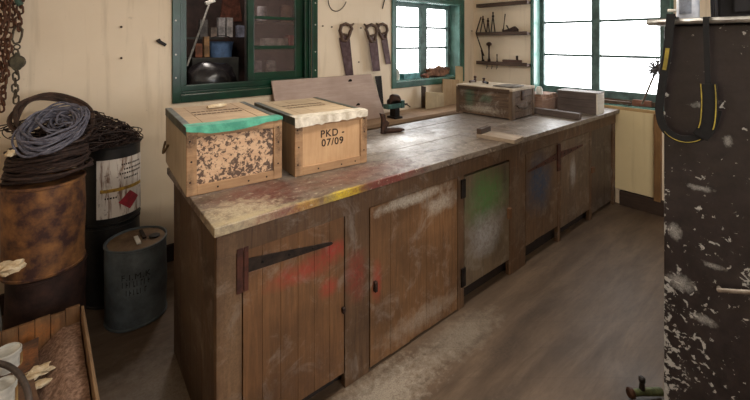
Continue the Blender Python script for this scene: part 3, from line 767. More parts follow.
t = thing('hand_plane', 'long dark wooden plane lying on the lowest shelf', 'plane', sp(512, 60)); t.location.z = sz2
MB().box((-.02, -.12, 0), (.02, .12, .04)).build('body', wood('plane_body', (70, 46, 36), (98, 68, 54), 'y'), t, bevel=.003)
MB().box((-.008, -.075, .04), (.008, -.055, .09)).build('wedge', M_iron, t)
for py, nm in ((61, 'x'),):
    for i, px in enumerate((487, 492, 497)):
        q = sp(px, 62, XR-.04); stick('hanging_hook', 'small iron hook hanging under the front of the lowest shelf', 'hook', [(q.x, q.y, 1.325), (q.x, q.y, 1.27), (q.x, q.y+.01, 1.25)], .004, M_iron, 'small hooks under the lowest shelf')

for px, py, lb in ((121, 27, 'small nail in the bare wall above the drums, upper one'), (121, 58, 'small nail in the bare wall above the drums, lower one'), (322, 26, 'nail in the wall between the hatch and the first saw, left one'),
        (331, 27, 'nail in the wall just left of the first saw grip'), (360, 28, 'nail in the wall between the first and middle saws'), (358, 62, 'lower nail in the wall between the first and middle saws'), (471, 31, 'nail in the wall strip between window and tool shelves')):
    q = onY(px, py, YB-.001)
    tag(MB().lathe([(.003, 0), (.003, .014), (.008, .015), (.007, .018)], 8, Matrix.Rotation(PI/2, 4, 'X')).build('nail', M_iron, None, q), lb, 'nail', 'nails left in the saw wall')
# ================================================================ WINDOW 3 SILL CLUTTER
zl = .968
M_scrap = wood('scrap_wood', (70, 52, 40), (108, 86, 68), 'y', stain=(58, 44, 36))
M_redscrap = wood('scrap_red', (112, 72, 56), (146, 100, 80), 'y')
for i, (y, x, L, w_, h_, m_, lb) in enumerate([
    (1.55, XR+.05, .34, .035, .03, M_scrap, 'brown scrap of wood on the window ledge just right of the grey box'),
    (1.30, XR+.08, .16, .03, .055, M_redscrap, 'reddish wood block on the ledge behind the brush handle'),
    (1.95, XR+.06, .4, .03, .03, M_scrap, 'long brown scrap of wood on the window ledge behind the grey box'),
    (1.42, XR+.115, .5, .02, .04, M_scrap, 'thin brown strip lying against the window frame on the ledge')]):
    tag(MB().box((-w_/2, -L/2, 0), (w_/2, L/2, h_)).sub(2).jitter(.004, 10, i).build('wood_scrap', m_, None, (x, y, zl+.004)), lb, 'wood scrap', 'wood scraps along the window ledge')
# brush leaning on the ledge
b0 = onX(642, 104, XR+.02); b1 = onX(658, 66, XR-.10)
t = thing('hand_brush', 'long-handled brush with a fuzzy grey head leaning beside the black cabinet', 'brush', b0)
d_ = b1-b0
MB().tube([(0, 0, 0), d_*.5, d_], .009, 8).build('handle', wood('brush_handle', (92, 78, 66), (128, 112, 98), 'z'), t, smooth=True)
mb = MB()
for i in range(140):
    u = Vector((random.gauss(0, 1), random.gauss(0, 1), random.gauss(0, 1))).normalized(); c0 = d_*.93
    mb.tube([c0, c0+u*.05, c0+u*.085+Vector((0, random.gauss(0, .015), random.gauss(.0, .015)))], .003, 4)
mb.build('bristles', plain('grey_bristle', (122, 118, 120), .9), t)

# ================================================================ BLACK CABINET AT RIGHT
CX = 1.79; CY = .452
def cab_mat():
    t = NT('chipped_black_enamel')
    n1 = t.noise(t.mapping(), 7, 8, .68, .4); n2 = t.noise(t.mapping(), 26, 6, .7)
    sx = t.n.new('ShaderNodeSeparateXYZ'); t.l.new(t.mapping(), sx.inputs[0])
    col = t.mix(t.ramp(n2, .35, .7), lin((25, 20, 21)), lin((42, 34, 35)))
    col = t.mix(t.ramp(n1, .52, .68, 0, .5), col, lin((50, 41, 37)))
    edge = t.ramp(sx.outputs[1], CY-.03, CY, 0, .13)
    low = t.ramp(sx.outputs[2], 1.15, .6, 0, .07)
    v = t.math('ADD', t.math('ADD', t.math('MULTIPLY', n1, .55), t.math('MULTIPLY', n2, .45)), t.math('ADD', edge, low))
    col = t.mix(t.ramp(v, .69, .70, 0, .8), col, lin((160, 158, 154)))
    nf = t.noise(t.mapping(), 38, 5, .62, .5); nr = t.noise(t.mapping(), 5.5, 3, .5)
    reg = t.math('ADD', t.math('MULTIPLY', t.ramp(nr, .42, .68), .11), t.math('ADD', t.math('MULTIPLY', edge, .35), low))
    col = t.mix(t.ramp(t.math('ADD', nf, reg), .69, .72, 0, .85), col, lin((164, 162, 158)))
    for yy, zz, ry, rz_ in ((.335, 1.372, .035, .010), (.31, 1.39, .02, .008), (.345, 1.08, .035, .010), (.40, .72, .04, .03), (.42, .90, .02, .03), (.33, .62, .03, .015), (.31, .82, .03, .010), (.27, 1.26, .012, .02)):
        col = t.patch(col, (176, 174, 170), (CX, yy, zz), (.05, ry, rz_), .55, 60, .9)
    t.bump(n2, .3, .002)
    return t.done(col, t.ramp(n1, .3, .7, .3, .55), 0, .5)
cab = thing('black_cabinet', 'tall chipped black metal cabinet at the right edge of the view', 'cabinet')
M_cab = cab_mat()
MB().box((CX+.02, -.5, 0), (CX+.6, CY, 1.66)).build('body', M_cab, cab, bevel=.004)
MB().box((CX, -.48, .06), (CX+.018, CY, 1.655)).build('door', M_cab, cab, bevel=.004)
M_bar = plain('pale_handle', (150, 140, 128), .4, .4, scale=24, c2=(104, 92, 82))
ha = onX(718, 290, CX-.02); hb = onX(760, 293, CX-.02)
MB().tube([(CX-.001, ha.y, ha.z), ha, (ha+hb)/2, hb, (CX-.001, hb.y, hb.z)], .007, 8).build('handle', M_bar, cab, smooth=True)
# scratches
M_galv = plain('galvanised_tray', (176, 174, 170), .35, .5, scale=16, c2=(126, 122, 118))
sh = thing('metal_tray_shelf', 'long pale metal tray resting on the black cabinet, its rounded end overhanging', 'shelf', (0, 0, 1.662))
mb = MB(); y1 = onX(646, 20, CX).y
mb.prism([(CX-.02, -.5), (CX+.35, -.5), (CX+.35, y1-.08), (CX+.28, y1), (CX+.05, y1), (CX-.02, y1-.05)], 0, .006, 'z')
mb.build('plate', M_galv, sh, bevel=.001)
MB().tube([(CX-.02, -.5, .009), (CX-.02, y1-.05, .009), (CX, y1-.01, .009), (CX+.05, y1, .009), (CX+.28, y1, .009)], .011, 8).build('rolled_rim', M_galv, sh, smooth=True)
# white canister and black case on top
p = onX(688, 12, CX+.05)
t = thing('white_canister', 'white plastic canister with a side spout on top of the black cabinet', 'canister', (p.x, p.y, 1.669))
MB().lathe([(.030, 0), (.034, .006), (.034, .15), (.025, .17), (.018, .175), (.018, .20)], 18).build('body', plain('white_plastic', (214, 216, 222), .35, scale=10, c2=(168, 172, 184)), t, smooth=True)
MB().tube([(0, .034, .045), (0, .058, .047), (0, .062, .047)], .006, 8).build('spout', M_white, t, smooth=True)
MB().cylpatch(.0345, PI-.6, PI+.5, .03, .12).build('label_patch', plain('grey_label', (140, 148, 164), .5), t)
pb = onX(726, 12, CX+.04)
t = thing('black_case', 'black fabric case standing on top of the cabinet beside the white canister', 'case', (CX+.075, -.105, 1.669))
MB().box((0, 0, 0), (.26, .425, .20)).build('body', plain('black_fabric', (34, 32, 36), .8), t, bevel=.02)
MB().box((-.012, .03, .03), (0, .37, .12)).build('front_pocket', plain('black_fabric', (34, 32, 36), .8), t, bevel=.005)
mb = MB()
for k in range(3):
    y = .296+.0*k+ .008*k; mb.tube([(CX+.045+.01*k, y+.01, 1.67), (CX+.04+.01*k, y+.012, 1.76), (CX+.05+.01*k, y+.004, 1.90)], .004, 6)
o = mb.build('black_cables', plain('cable_black', (36, 36, 44), .5), None, smooth=True); tag(o, 'black cables standing between the white canister and the black case', 'cable')
# hanging strap
XS = CX-.042
def sp3(px, py, dx=0): return onX(px, py, XS+dx)
t = thing('hanging_strap', 'black webbing strap with yellow edges looped down the black cabinet', 'strap')
M_web = plain('black_webbing', (17, 16, 18), .8, scale=60)
M_yel = plain('yellow_edging', (172, 152, 60), .6)
raw = [(671, 14), (669, 35), (667, 56), (663, 78), (660, 98), (659, 114), (663, 128), (672, 136), (684, 140), (697, 139), (707, 133), (714, 123), (717, 110)]
def smooth(pts, it=2):
    for _ in range(it):
        q = [pts[0]]
        for a_, b_ in zip(pts, pts[1:]): q += [a_*.75+b_*.25, a_*.25+b_*.75]
        q.append(pts[-1]); pts = q
    return pts
loop = smooth([sp3(*q) for q in raw])
MB().tube(loop, 0, flat=(.026, .004, Vector((-1, 0, .0)))).build('webbing', M_web, t, smooth=True)
padc = smooth([sp3(708, 84, -.006), sp3(709, 95, -.006), sp3(709, 112, -.006), sp3(707, 128, -.006), sp3(700, 137, -.004)])
pad = MB().tube(padc, 0, flat=(.046, .006, Vector((-1, 0, 0)))).build('pad', M_web, t, smooth=True)
for sgn in (-1, 1):
    pts = [p_+Vector((-.0045, sgn*.019, 0)) for p_ in padc[:-5]]
    MB().tube(pts, .0018, 6).build('yellow_edge', M_yel, pad)
MB().tube([p_+Vector((-.003, 0, 0)) for p_ in loop[8:13]], 0, flat=(.012, .002, Vector((-1, 0, 0)))).build('yellow_tag', M_yel, t)
MB().tube([p_+Vector((-.003, 0, -.009)) for p_ in loop[26:40]], .0015, 6).build('yellow_edge', M_yel, t)
up = [sp3(708, 86, -.003), sp3(707, 60), sp3(706, 30), sp3(706, 17)]
MB().tube(up+[Vector((CX-.03, up[-1].y, 1.682)), Vector((CX+.03, up[-1].y, 1.682)), Vector((CX+.05, up[-1].y, 1.674))], 0, flat=(.016, .003, Vector((-1, 0, .3)))).build('webbing', M_web, t, smooth=True)
q = sp3(671, 14)
MB().tube([q, Vector((CX-.034, q.y, 1.684)), Vector((CX+.0, q.y, 1.6855)), Vector((CX+.05, q.y, 1.674))], 0, flat=(.026, .004, Vector((-1, 0, .3)))).build('webbing', M_web, t, smooth=True)
# green valve on the floor
p = onZ(642, 398, 0)
t = thing('pipe_valve', 'old green brass pipe valve lying on the floor by the black cabinet', 'valve', (p.x, p.y, 0), math.radians(-30))
M_brass = plain('green_brass', (112, 118, 78), .5, .4, scale=30, c2=(70, 74, 50))
MB().tube([(-.055, 0, .03), (0, 0, .028), (.09, -.01, .024)], [.014, .015, .017], 10).build('pipe', M_brass, t, smooth=True)
MB().lathe([(.018, 0), (.022, .004), (.022, .018), (.016, .024)], 14, Matrix.Translation((-.045, 0, .03)) @ Matrix.Rotation(-PI/2, 4, 'Y')).build('end_cap', plain('valve_cap', (96, 62, 44), .5, .4), t, smooth=True)
MB().lathe([(.013, 0), (.010, .03), (.014, .036), (.014, .05), (.008, .055)], 12, Matrix.Translation((0, 0, .04))).build('stem', plain('valve_stem', (54, 44, 38), .5, .4), t, smooth=True)

# ================================================================ DRUMS AT LEFT
def drum(name, label, loc, r, h, mat, lean=0, top=True, rz=0, group=None, lidmat=None, ribs=()):
    t = thing(name, label, 'drum', loc, rz, group)
    prof = [(r*.96, .0), (r+.004, .002), (r+.005, .012), (r, .016)]
    zz = [i*(h-.032)/12+.016 for i in range(1, 12)]
    for z in zz: prof.append((r, z))
    for rb in ribs: prof += [(r, rb-.012), (r+.006, rb), (r, rb+.012)]
    prof = sorted(prof[:4], key=lambda q: q[1])+sorted(prof[4:], key=lambda q: q[1])
    prof += [(r, h-.016), (r+.005, h-.012), (r+.005, h-.001), (r-.003, h), (r-.008, h-.014)]
    mb = MB().lathe(prof, 40); mb.jitter(.006, 6, loc[0]*9+loc[2]); b = mb.build('shell', mat, t, smooth=True)
    if top: MB().lathe([(r-.009, h-.02), (r-.009, h-.012)], 40).build('lid', lidmat or mat, t)
    return t
grp = 'small steel drums stacked in the corner'
M_rustA = plain('rust_ochre', (148, 102, 60), .6, .15, scale=11, c2=(66, 42, 38), bump=.4)
drum('steel_drum', 'ochre rusty drum under the big wire coils, upper of the left stack', (.022, 2.712, .4335), .172, .45, M_rustA, group=grp)
drum('steel_drum', 'dark brown rusty drum at the bottom of the left stack', (.03, 2.715, 0), .166, .43, M_rustdark, group=grp)
wd = drum('steel_drum', 'black drum with a torn white label, upper of the right stack', (.35, 3.022, .4855), .158, .475, M_black, group=grp)
drum('steel_drum', 'plain black drum under the white-labelled one', (.35, 3.022, 0), .158, .483, M_black, group=grp)
def label_mat():
    t = NT('rust_streaked_label'); s_ = t.noise(t.mapping(scale=(22, 22, 3)), 1.5, 6, .7, .5)
    f_ = t.noise(t.mapping(), 30, 4, .6)
    col = t.mix(t.ramp(s_, .5, .62, 0, .9), lin((206, 196, 186)), lin((104, 66, 44)))
    col = t.mix(t.ramp(f_, .62, .7, 0, .6), col, lin((70, 50, 42)))
    return t.done(col, .6, 0, .3)
def ang(px, cx, cy, r):   # azimuth on a drum where the view ray at px meets it
    d = ray(px, 41); d.z = 0; d.normalize(); c = Vector((cx, cy, 0)); b = c.dot(d); disc = b*b-(c.length_squared-r*r)
    t_ = b-math.sqrt(max(disc, 0)); p = d*t_-c; return math.atan2(p.y, p.x)
aL, aR = ang(97, .35, 3.022, .159), ang(139.5, .35, 3.022, .159)
lab = MB().cylpatch(.164, aL, aR, .05, .40, 20, 6).build('paper_label', label_mat(), wd, smooth=True)
MB().cylpatch(.1665, aL+.12, aR-.08, .205, .225, 18, 1).build('yellow_stripe', plain('label_yellow', (190, 150, 44), .6, scale=30, c2=(120, 90, 40)), lab)
# red diamond
ac = ang(129, .35, 3.022, .159); mb = MB(); N = 8; vs = []; fs = []
for j in range(N+1):
    for i in range(N+1):
        u = i/N-.5; v = j/N-.5; a_ = ac+(u-v)*.40; z = .135+(u+v)*.058; vs.append((.1668*math.cos(a_), .1668*math.sin(a_), z))
for j in range(N):
    for i in range(N): q_ = j*(N+1)+i; fs.append((q_, q_+1, q_+N+2, q_+N+1))
mb.add(vs, fs).build('red_diamond', plain('label_red', (168, 40, 54), .6, scale=24, c2=(130, 40, 46)), lab)
mb = MB()
for row, (z, a0_, a1_) in enumerate([(.355, .45, .9), (.325, .5, .95), (.30, .42, .9), (.27, .5, .85), (.165, .15, .35)]):
    a_ = aL+(aR-aL)*a0_
    while a_ < aL+(aR-aL)*a1_:
        w_ = random.uniform(.03, .07); mb.cylpatch(.166, a_, a_+w_, z, z+.010, 2, 1, .0008); a_ += w_+.03
mb.build('worn_print', M_ink, lab)
gd = drum('steel_drum', 'short blue-grey drum with faded hand lettering, standing alone on the floor', (.437, 2.70, 0), .158, .445, plain('blue_grey_drum', (92, 100, 104), .55, .1, scale=9, c2=(66, 70, 72), bump=.3), group=None, lidmat=plain('lid_rust_tan', (132, 110, 84), .6, .2, scale=10, c2=(92, 70, 52)))
# handwriting on it
def drum_text(body, size, r, a_c, z, parent, mat):
    cu = bpy.data.curves.new('t', 'FONT'); cu.body = body; cu.size = size; cu.extrude = .0006; cu.align_x = 'CENTER'; cu.space_character = 1.15
    ob = bpy.data.objects.new('t', cu); C.objects.link(ob); dg = bpy.context.evaluated_depsgraph_get(); me = bpy.data.meshes.new_from_object(ob.evaluated_get(dg)); C.objects.unlink(ob); bpy.data.objects.remove(ob)
    for v in me.vertices:
        a_ = a_c+v.co.x/r; rr = r+v.co.z; v.co = (rr*math.cos(a_), rr*math.sin(a_), z+v.co.y)
    me.materials.clear(); me.materials.append(mat); o = bpy.data.objects.new('hand_lettering', me); C.objects.link(o); o.parent = parent
am = ang(136, .437, 2.70, .158)
M_dink = plain('faded_black_letters', (30, 32, 36), .8)
drum_text('F.I.M.K', .045, .1625, am, .285, gd, M_dink); 
for zz, a_s in ((.245, [-.42, -.30, -.2, -.08, .02, .14, .24, .36]), (.20, [-.3, -.2, -.08, .02, .12, .26])):   # two worn, unreadable lines
    for k, a_ in enumerate(a_s):
        mb = MB(); mb.cylpatch(.1612, am+a_, am+a_+.018, zz, zz+.030, 2, 2, .0008)
        if k % 2: mb.cylpatch(.1612, am+a_+.02, am+a_+.06, zz+.012*(k % 3), zz+.012*(k % 3)+.006, 3, 1, .0008)
        mb.build('worn_stroke', M_dink, gd)
a0_ = math.radians(-60)
MB().box((-.01, -.075, .436), (.012, .03, .444)).build('white_daub', M_white, gd)
MB().box((.03, -.02, .436), (.048, .1, .4445)).build('lid_slot', M_ink, gd)
MB().lathe([(.03, .434), (.03, .442), (.024, .444)], 16, Matrix.Translation((.09, -.02, 0))).build('bung_hole', M_black, gd)

# ---- coils and wire heap
def loops(cx, cy, cz, R, n, r, jit, seed, tiltx=0, tilty=0, hgt=.06, ell=1., seg=40, wob=.1):
    rnd = random.Random(seed); mb = MB()
    for k in range(n):
        ox, oy = rnd.gauss(0, jit), rnd.gauss(0, jit); RR = R*(1+rnd.gauss(0, wob)); z = cz+hgt*(k/max(n-1, 1))+rnd.gauss(0, .004)
        ph = rnd.random()*6; ta, tb = tiltx+rnd.gauss(0, .07), tilty+rnd.gauss(0, .07); pts = []
        for i in range(seg):
            a_ = 2*PI*i/seg; rr = RR*(1+.05*math.sin(2*a_+ph)+.03*math.sin(5*a_+ph*2))
            x, y = rr*math.cos(a_), rr*math.sin(a_)*ell
            pts.append((cx+ox+x, cy+oy+y, z+x*math.sin(tb)+y*math.sin(ta)+.006*math.sin(3*a_+ph)))
        mb.tube(pts, r, 6, closed=True)
    return mb
M_rope = plain('dark_brown_cable', (70, 50, 42), .8, .1, scale=40, c2=(38, 27, 24))
M_blue = plain('blue_grey_line', (118, 116, 128), .7, scale=40, c2=(74, 72, 84))
M_wire = plain('rusty_wire', (62, 44, 38), .7, .3, scale=40, c2=(34, 25, 23))
def settle(o, loc): o.location = loc; return o
dz = .883
o = loops(.0, 0, .012, .15, 26, .008, .012, 11, tiltx=-.05, tilty=.02, hgt=.13, wob=.10).build('cable_coil', M_rope, None, (.04, 2.74, dz+.014), smooth=True)
tag(o, 'wide coil of dark brown cable lying on top of the rusty left drum', 'coil')
o = loops(0, 0, 0, .115, 16, .0055, .01, 3, tiltx=.55, tilty=.25, hgt=.05, wob=.12).build('line_coil', M_blue, None, (.045, 2.66, dz+.235), smooth=True)
tag(o, 'coil of blue-grey line lying on the dark cable coil', 'coil')
o = loops(0, 0, 0, .07, 9, .005, .02, 8, tiltx=.6, tilty=.2, hgt=.04, wob=.2).build('line_coil', M_blue, None, (.11, 2.70, dz+.275), smooth=True)
tag(o, 'small knotted tangle of blue-grey line above the larger blue coil', 'coil')
# one fat hoop standing behind
o = loops(0, 0, 0, .17, 3, .011, .008, 21, tiltx=.75, tilty=-.1, hgt=.02, wob=.05).build('hose_hoop', plain('brown_hose', (74, 52, 42), .6, scale=20), None, (.07, 2.84, dz+.27), smooth=True)
tag(o, 'fat brown hose hoop arching behind the blue-grey coil', 'hose')
o = loops(0, 0, 0, .10, 6, .0022, .05, 31, tiltx=.35, tilty=.1, hgt=.05, wob=.35).build('wire_loop', M_wire, None, (.10, 2.76, dz+.235), smooth=True)
tag(o, 'thin springy wire loops sticking up around the blue-grey coils', 'wire')
# tangle bridging both stacks
def tangle(label, centre, size, n, r, mat, seed, name='wire_tangle'):
    rnd = random.Random(seed); mb = MB()
    for k in range(n):
        p = Vector((rnd.uniform(-1, 1), rnd.uniform(-1, 1), rnd.uniform(-.6, .6))); v = Vector((rnd.gauss(0, 1), rnd.gauss(0, 1), rnd.gauss(0, .4))).normalized(); pts = []
        ax = Vector((rnd.gauss(0, .4), rnd.gauss(0, .4), 1)).normalized(); w = rnd.uniform(.3, .7)*rnd.choice((-1, 1))
        for i in range(22):
            pts.append(Vector((p.x*size[0], p.y*size[1], p.z*size[2])))
            v = (Matrix.Rotation(w, 3, ax) @ v + Vector((rnd.gauss(0, .15), rnd.gauss(0, .15), rnd.gauss(0, .12)))).normalized(); p = p+v*.28
            if p.length > 1.1: v = (-p*.6+v).normalized()
            p.z = max(min(p.z, 1.0), -.9)
        mb.tube(pts, r, 5)
    o = mb.build(name, mat, None, centre, smooth=True); return tag(o, label, 'wire')
tangle('tangled heap of rusty wire bridging the two drum stacks', (.20, 2.87, 1.05), (.18, .13, .085), 70, .0035, M_wire, 4)
tangle('tangled rusty wire spilling over the white-labelled drum top', (.345, 3.0, .995), (.12, .12, .035), 60, .003, M_wire, 9)
tangle('snarl of dark wire at the back above the hose hoop', (.06, 2.9, 1.13), (.2, .1, .07), 16, .0035, M_wire, 14)
lump('cloth_tuft', 'pale rag tuft caught in the coils above the left drum', 'rag', onY(11, 152, 2.60)-Vector((0, 0, .02)), (.02, .02, .018), M_paper, 8, .6)

# ---- chains on the wall
def chain_run(name, label, x, y, ztop, n, L, r, mat, sway=0., group=None):
    t = thing(name, label, 'chain', (x, y, ztop), 0, group)
    def mk(name_):
        pts = []; a_ = L*.5-L*.30; b_ = L*.28
        for i in range(16):
            th = 2*PI*i/16; pts.append((b_*math.cos(th), 0, (a_ if math.sin(th) > 0 else -a_)+b_*math.sin(th)))
        return MB().tube(pts, r, 6, closed=True).build('link', mat, t, smooth=True)
    first = mk('link')
    for i in range(n):
        o = first if i == 0 else first.copy()
        if i: C.objects.link(o)
        o.parent = t; o.location = (sway*math.sin(i*.8), .004*(i % 2), -i*(L-2.2*r)*.86); o.rotation_euler = (random.gauss(0, .08), random.gauss(0, .12), (PI/2 if i % 2 else 0)+random.gauss(0, .25)+.3)
    return t
M_chain = plain('rusty_chain', (112, 72, 50), .7, .3, scale=40, c2=(64, 42, 32))
M_chaing = plain('grey_chain', (104, 92, 76), .6, .4, scale=40, c2=(64, 54, 44))
def wx(px, py, y=3.13): return onY(px, py, y)
for i, (px, top, cnt, y_, lb) in enumerate([(2, -12, 21, 3.13, 'rusty chain at the very edge, leftmost of those hanging by the wall'), (7, -12, 16, 3.06, 'shorter rusty chain just right of the leftmost one'), (12, -12, 7, 3.14, 'short rusty chain ending above the iron hook'), (20, -14, 8, 3.11, 'rightmost short rusty chain near the green strap')]):
    q = wx(px, top, y_); chain_run('chain', lb, q.x, q.y, q.z, cnt, .052, .0055, M_chain, .006, 'rusty chains hanging on the left wall')
q = wx(16, 50, 3.12); chain_run('chain', 'greyish chain carrying the hook and block above the coils', q.x, q.y, q.z-.02, 9, .05, .005, M_chaing, .004)
# hook
q = wx(17, 34, 3.12)
t = thing('iron_hook', 'iron hook hanging under the chains above the pulley block', 'hook', q)
MB().tube([(0, 0, .06), (-.015, 0, .02), (-.022, 0, -.03), (-.012, 0, -.055), (.01, 0, -.05), (.02, 0, -.015), (.024, 0, .025), (.0, 0, .06)], .006, 8).build('hook_body', M_chaing, t, smooth=True)
MB().tube([(.014*math.cos(k*PI/6), .0, -.075+.014*math.sin(k*PI/6)) for k in range(12)], .004, 6, closed=True).build('ring', M_chaing, t, smooth=True)
q = wx(17, 62, 3.08)
t = thing('pulley_block', 'small greenish-brown pulley block with chain above the coils', 'pulley', q)
MB().lathe([(.034, -.018), (.040, -.012), (.030, 0), (.040, .012), (.034, .018)], 18, Matrix.Rotation(PI/2, 4, 'X')).build('sheave', M_chaing, t, smooth=True)
MB().prism([(-.014, -.045), (.014, -.045), (.030, -.02), (.032, .012), (.012, .03), (.008, .055), (-.008, .055), (-.012, .03), (-.032, .012), (-.030, -.02)], -.026, -.02, 'y').prism([(-.014, -.045), (.014, -.045), (.030, -.02), (.032, .012), (.012, .03), (.008, .055), (-.008, .055), (-.012, .03), (-.032, .012), (-.030, -.02)], .02, .026, 'y').build('cheek', plain('block_cheek', (92, 84, 62), .6, .3, scale=30), t, bevel=.002)
q = wx(18, -2, 3.09)
stick('green_strap', 'faded green strap end hanging over the chains at the top left', 'strap', [q+Vector((-.03, 0, .14)), q+Vector((-.01, 0, .04)), q+Vector((.0, 0, -.02)), q+Vector((.012, 0, -.04))], .016, plain('faded_green', (96, 128, 112), .8))

# ================================================================ WOODEN BIN AT BOTTOM LEFT
bin_ = thing('wooden_bin', 'open wooden bin of shavings and junk on the floor at the lower left', 'bin')
M_bin = wood('bin_boards', (92, 64, 42), (138, 102, 68), 'z', stain=(72, 50, 34), patches=(((186, 112, 50), (-.02, 2.33, .28), (.08, .1, .05), .6, 20, .8),))
zr = .335; bxr = .16; byb = 2.37
mb = MB()
for i in range(14):
    a_ = -.62+.055*i; mb.box((a_, byb-.004, .0), (a_+.0535, byb+.014, zr+random.uniform(-.004, .004)))
mb.build('back_board', M_bin, bin_, bevel=.002)
MB().box((bxr-.008, 1.0, 0), (bxr+.004, byb-.005, zr)).build('side_board', wood('bin_side', (120, 92, 66), (160, 130, 98), 'y', stain=(90, 66, 46)), bin_, bevel=.003)
MB().box((-.62, 1.0, 0), (-.604, byb-.005, zr)).build('side_board', M_bin, bin_, bevel=.003)
MB().box((-.603, 1.0, 0), (bxr-.013, 1.014, zr)).build('front_board', M_bin, bin_, bevel=.003)
MB().box((-.603, 1.015, 0.005), (bxr-.013, byb-.005, .02)).build('bottom', M_bin, bin_)
# heap of shavings: height field
mb = MB(); nx, ny = 60, 80; vs = []; fs = []
X0, X1_, Y0, Y1_ = -.60, bxr-.014, 1.02, byb-.006
for j in range(ny+1):
    for i in range(nx+1):
        x = X0+(X1_-X0)*i/nx; y = Y0+(Y1_-Y0)*j/ny; u = i/nx
        x_l = .05; h_ = .165+.10*max(0, min(1, (x-x_l+.10)/.13))+.02*noise.noise(Vector((x*6, y*6, 0)))+.010*noise.noise(Vector((x*30, y*30, 3)))+.006*noise.noise(Vector((x*80, y*80, 5)))
        vs.append((x, y, h_))
base = len(vs)
for j in range(ny+1):
    for i in range(nx+1): vs.append((vs[j*(nx+1)+i][0], vs[j*(nx+1)+i][1], .021))
for j in range(ny):
    for i in range(nx): q_ = j*(nx+1)+i; fs.append((q_, q_+1, q_+nx+2, q_+nx+1)); fs.append((q_+base, q_+nx+1+base, q_+nx+2+base, q_+1+base))
for i in range(nx): fs.append((i, i+base, i+1+base, i+1)); q_ = ny*(nx+1)+i; fs.append((q_, q_+1, q_+1+base, q_+base))
for j in range(ny): q_ = j*(nx+1); fs.append((q_, q_+nx+1, q_+nx+1+base, q_+base)); q_ += nx; fs.append((q_, q_+base, q_+nx+1+base, q_+nx+1))
o = mb.add(vs, fs).build('wood_shavings', plain('shavings', (170, 138, 118), .95, scale=70, c2=(112, 84, 68), bump=.9), None, smooth=True)
tag(o, 'heap of pinkish-brown shavings filling the right side of the wooden bin', 'shavings', kind='stuff')
# dark rotten boards on the left of the bin
def at(px, py, z): return onZ(px, py, z)
p = at(32, 338, .26)
tag(MB().cbox((0, 0, 0), (.30, .20, .025), rz=0, rx=.3).sub(3).jitter(.008, 9).build('rotten_board', wood('rotten', (66, 46, 36), (98, 70, 52), 'x', patches=(((176, 108, 58), (.09, 0.03, .0), (.06, .06, .06), .7, 30, 1.1),)), None, (-.15, 2.20, .255), .05), 'dark rotten board with an orange patch lying in the bin', 'board')
tag(MB().cbox((0, 0, 0), (.2, .22, .03), rx=.10).sub(3).jitter(.008, 9, 3).build('rotten_board', wood('rotten2', (84, 60, 46), (116, 86, 64), 'x'), None, (-.10, 1.96, .235), .15), 'brown broken board in the bin below the paper scrap', 'board')
lump('paper_scrap', 'crumpled cream paper between the boards in the bin', 'paper', at(35, 372, .26)-Vector((0, 0, .02)), (.045, .022, .018), M_paper, 3, .9)
lump('paper_scrap', 'small cream paper shred under the larger one in the bin', 'paper', at(40, 381, .25)-Vector((0, 0, .02)), (.03, .018, .010), M_paper, 6, .5)
def tin(label, px, py, z, r, h):
    q = at(px, py, z)
    t = thing('white_pot', label, 'pot', (q.x, q.y, z-h), .2, 'white pots in the bin')
    MB().lathe([(r*.86, 0), (r, h*.5), (r, h-.004), (r*.93, h), (r*.9, h-.006), (r*.84, h-.008)], 24).build('body', M_white, t, smooth=True)
    MB().lathe([(r*.84, h-.02), (r*.84, h-.01), (r*.3, h-.009)], 24).build('lid', plain('pot_lid_grey', (170, 166, 160), .6, scale=16, c2=(130, 120, 112)), t)
    MB().cylpatch(r*1.005, ang(px+12, q.x, q.y, r)-.1, ang(px+12, q.x, q.y, r)+1.0, h*.15, h*.8).build('stained_side', plain('ochre_stain', (184, 152, 100), .8, scale=20, c2=(150, 110, 64)), t)
tin('white round pot with an ochre-stained side, upper of two in the bin', 7, 350, .335, .047, .10)
tin('white round pot nearest the hose end, lower of two in the bin', 2, 384, .335, .043, .10)
hz = .37
o = MB().tube(smooth([at(-14, 362, hz), at(6, 364, hz+.005), at(20, 374, hz), at(28, 390, hz), at(30, 410, hz)]), .010, 10).build('rubber_hose', plain('grey_hose', (96, 84, 78), .5, scale=20), None, smooth=True)
tag(o, 'curved grey-brown rubber hose arching over the white pots', 'hose')
# grey sack and rag at far left
lump('grey_sack', 'slumped grey sack at the left edge beside the rusty drums', 'sack', (-.235, 2.50, 0), (.10, .10, .40), plain('grey_sackcloth', (112, 108, 100), .9, scale=8, c2=(78, 74, 68), bump=.5), 4, .12)
lump('cream_rag', 'crumpled cream rag lying on top of the grey sack', 'rag', onY(10, 266, 2.40)-Vector((0, 0, .03)), (.05, .035, .03), M_paper, 9, .6)

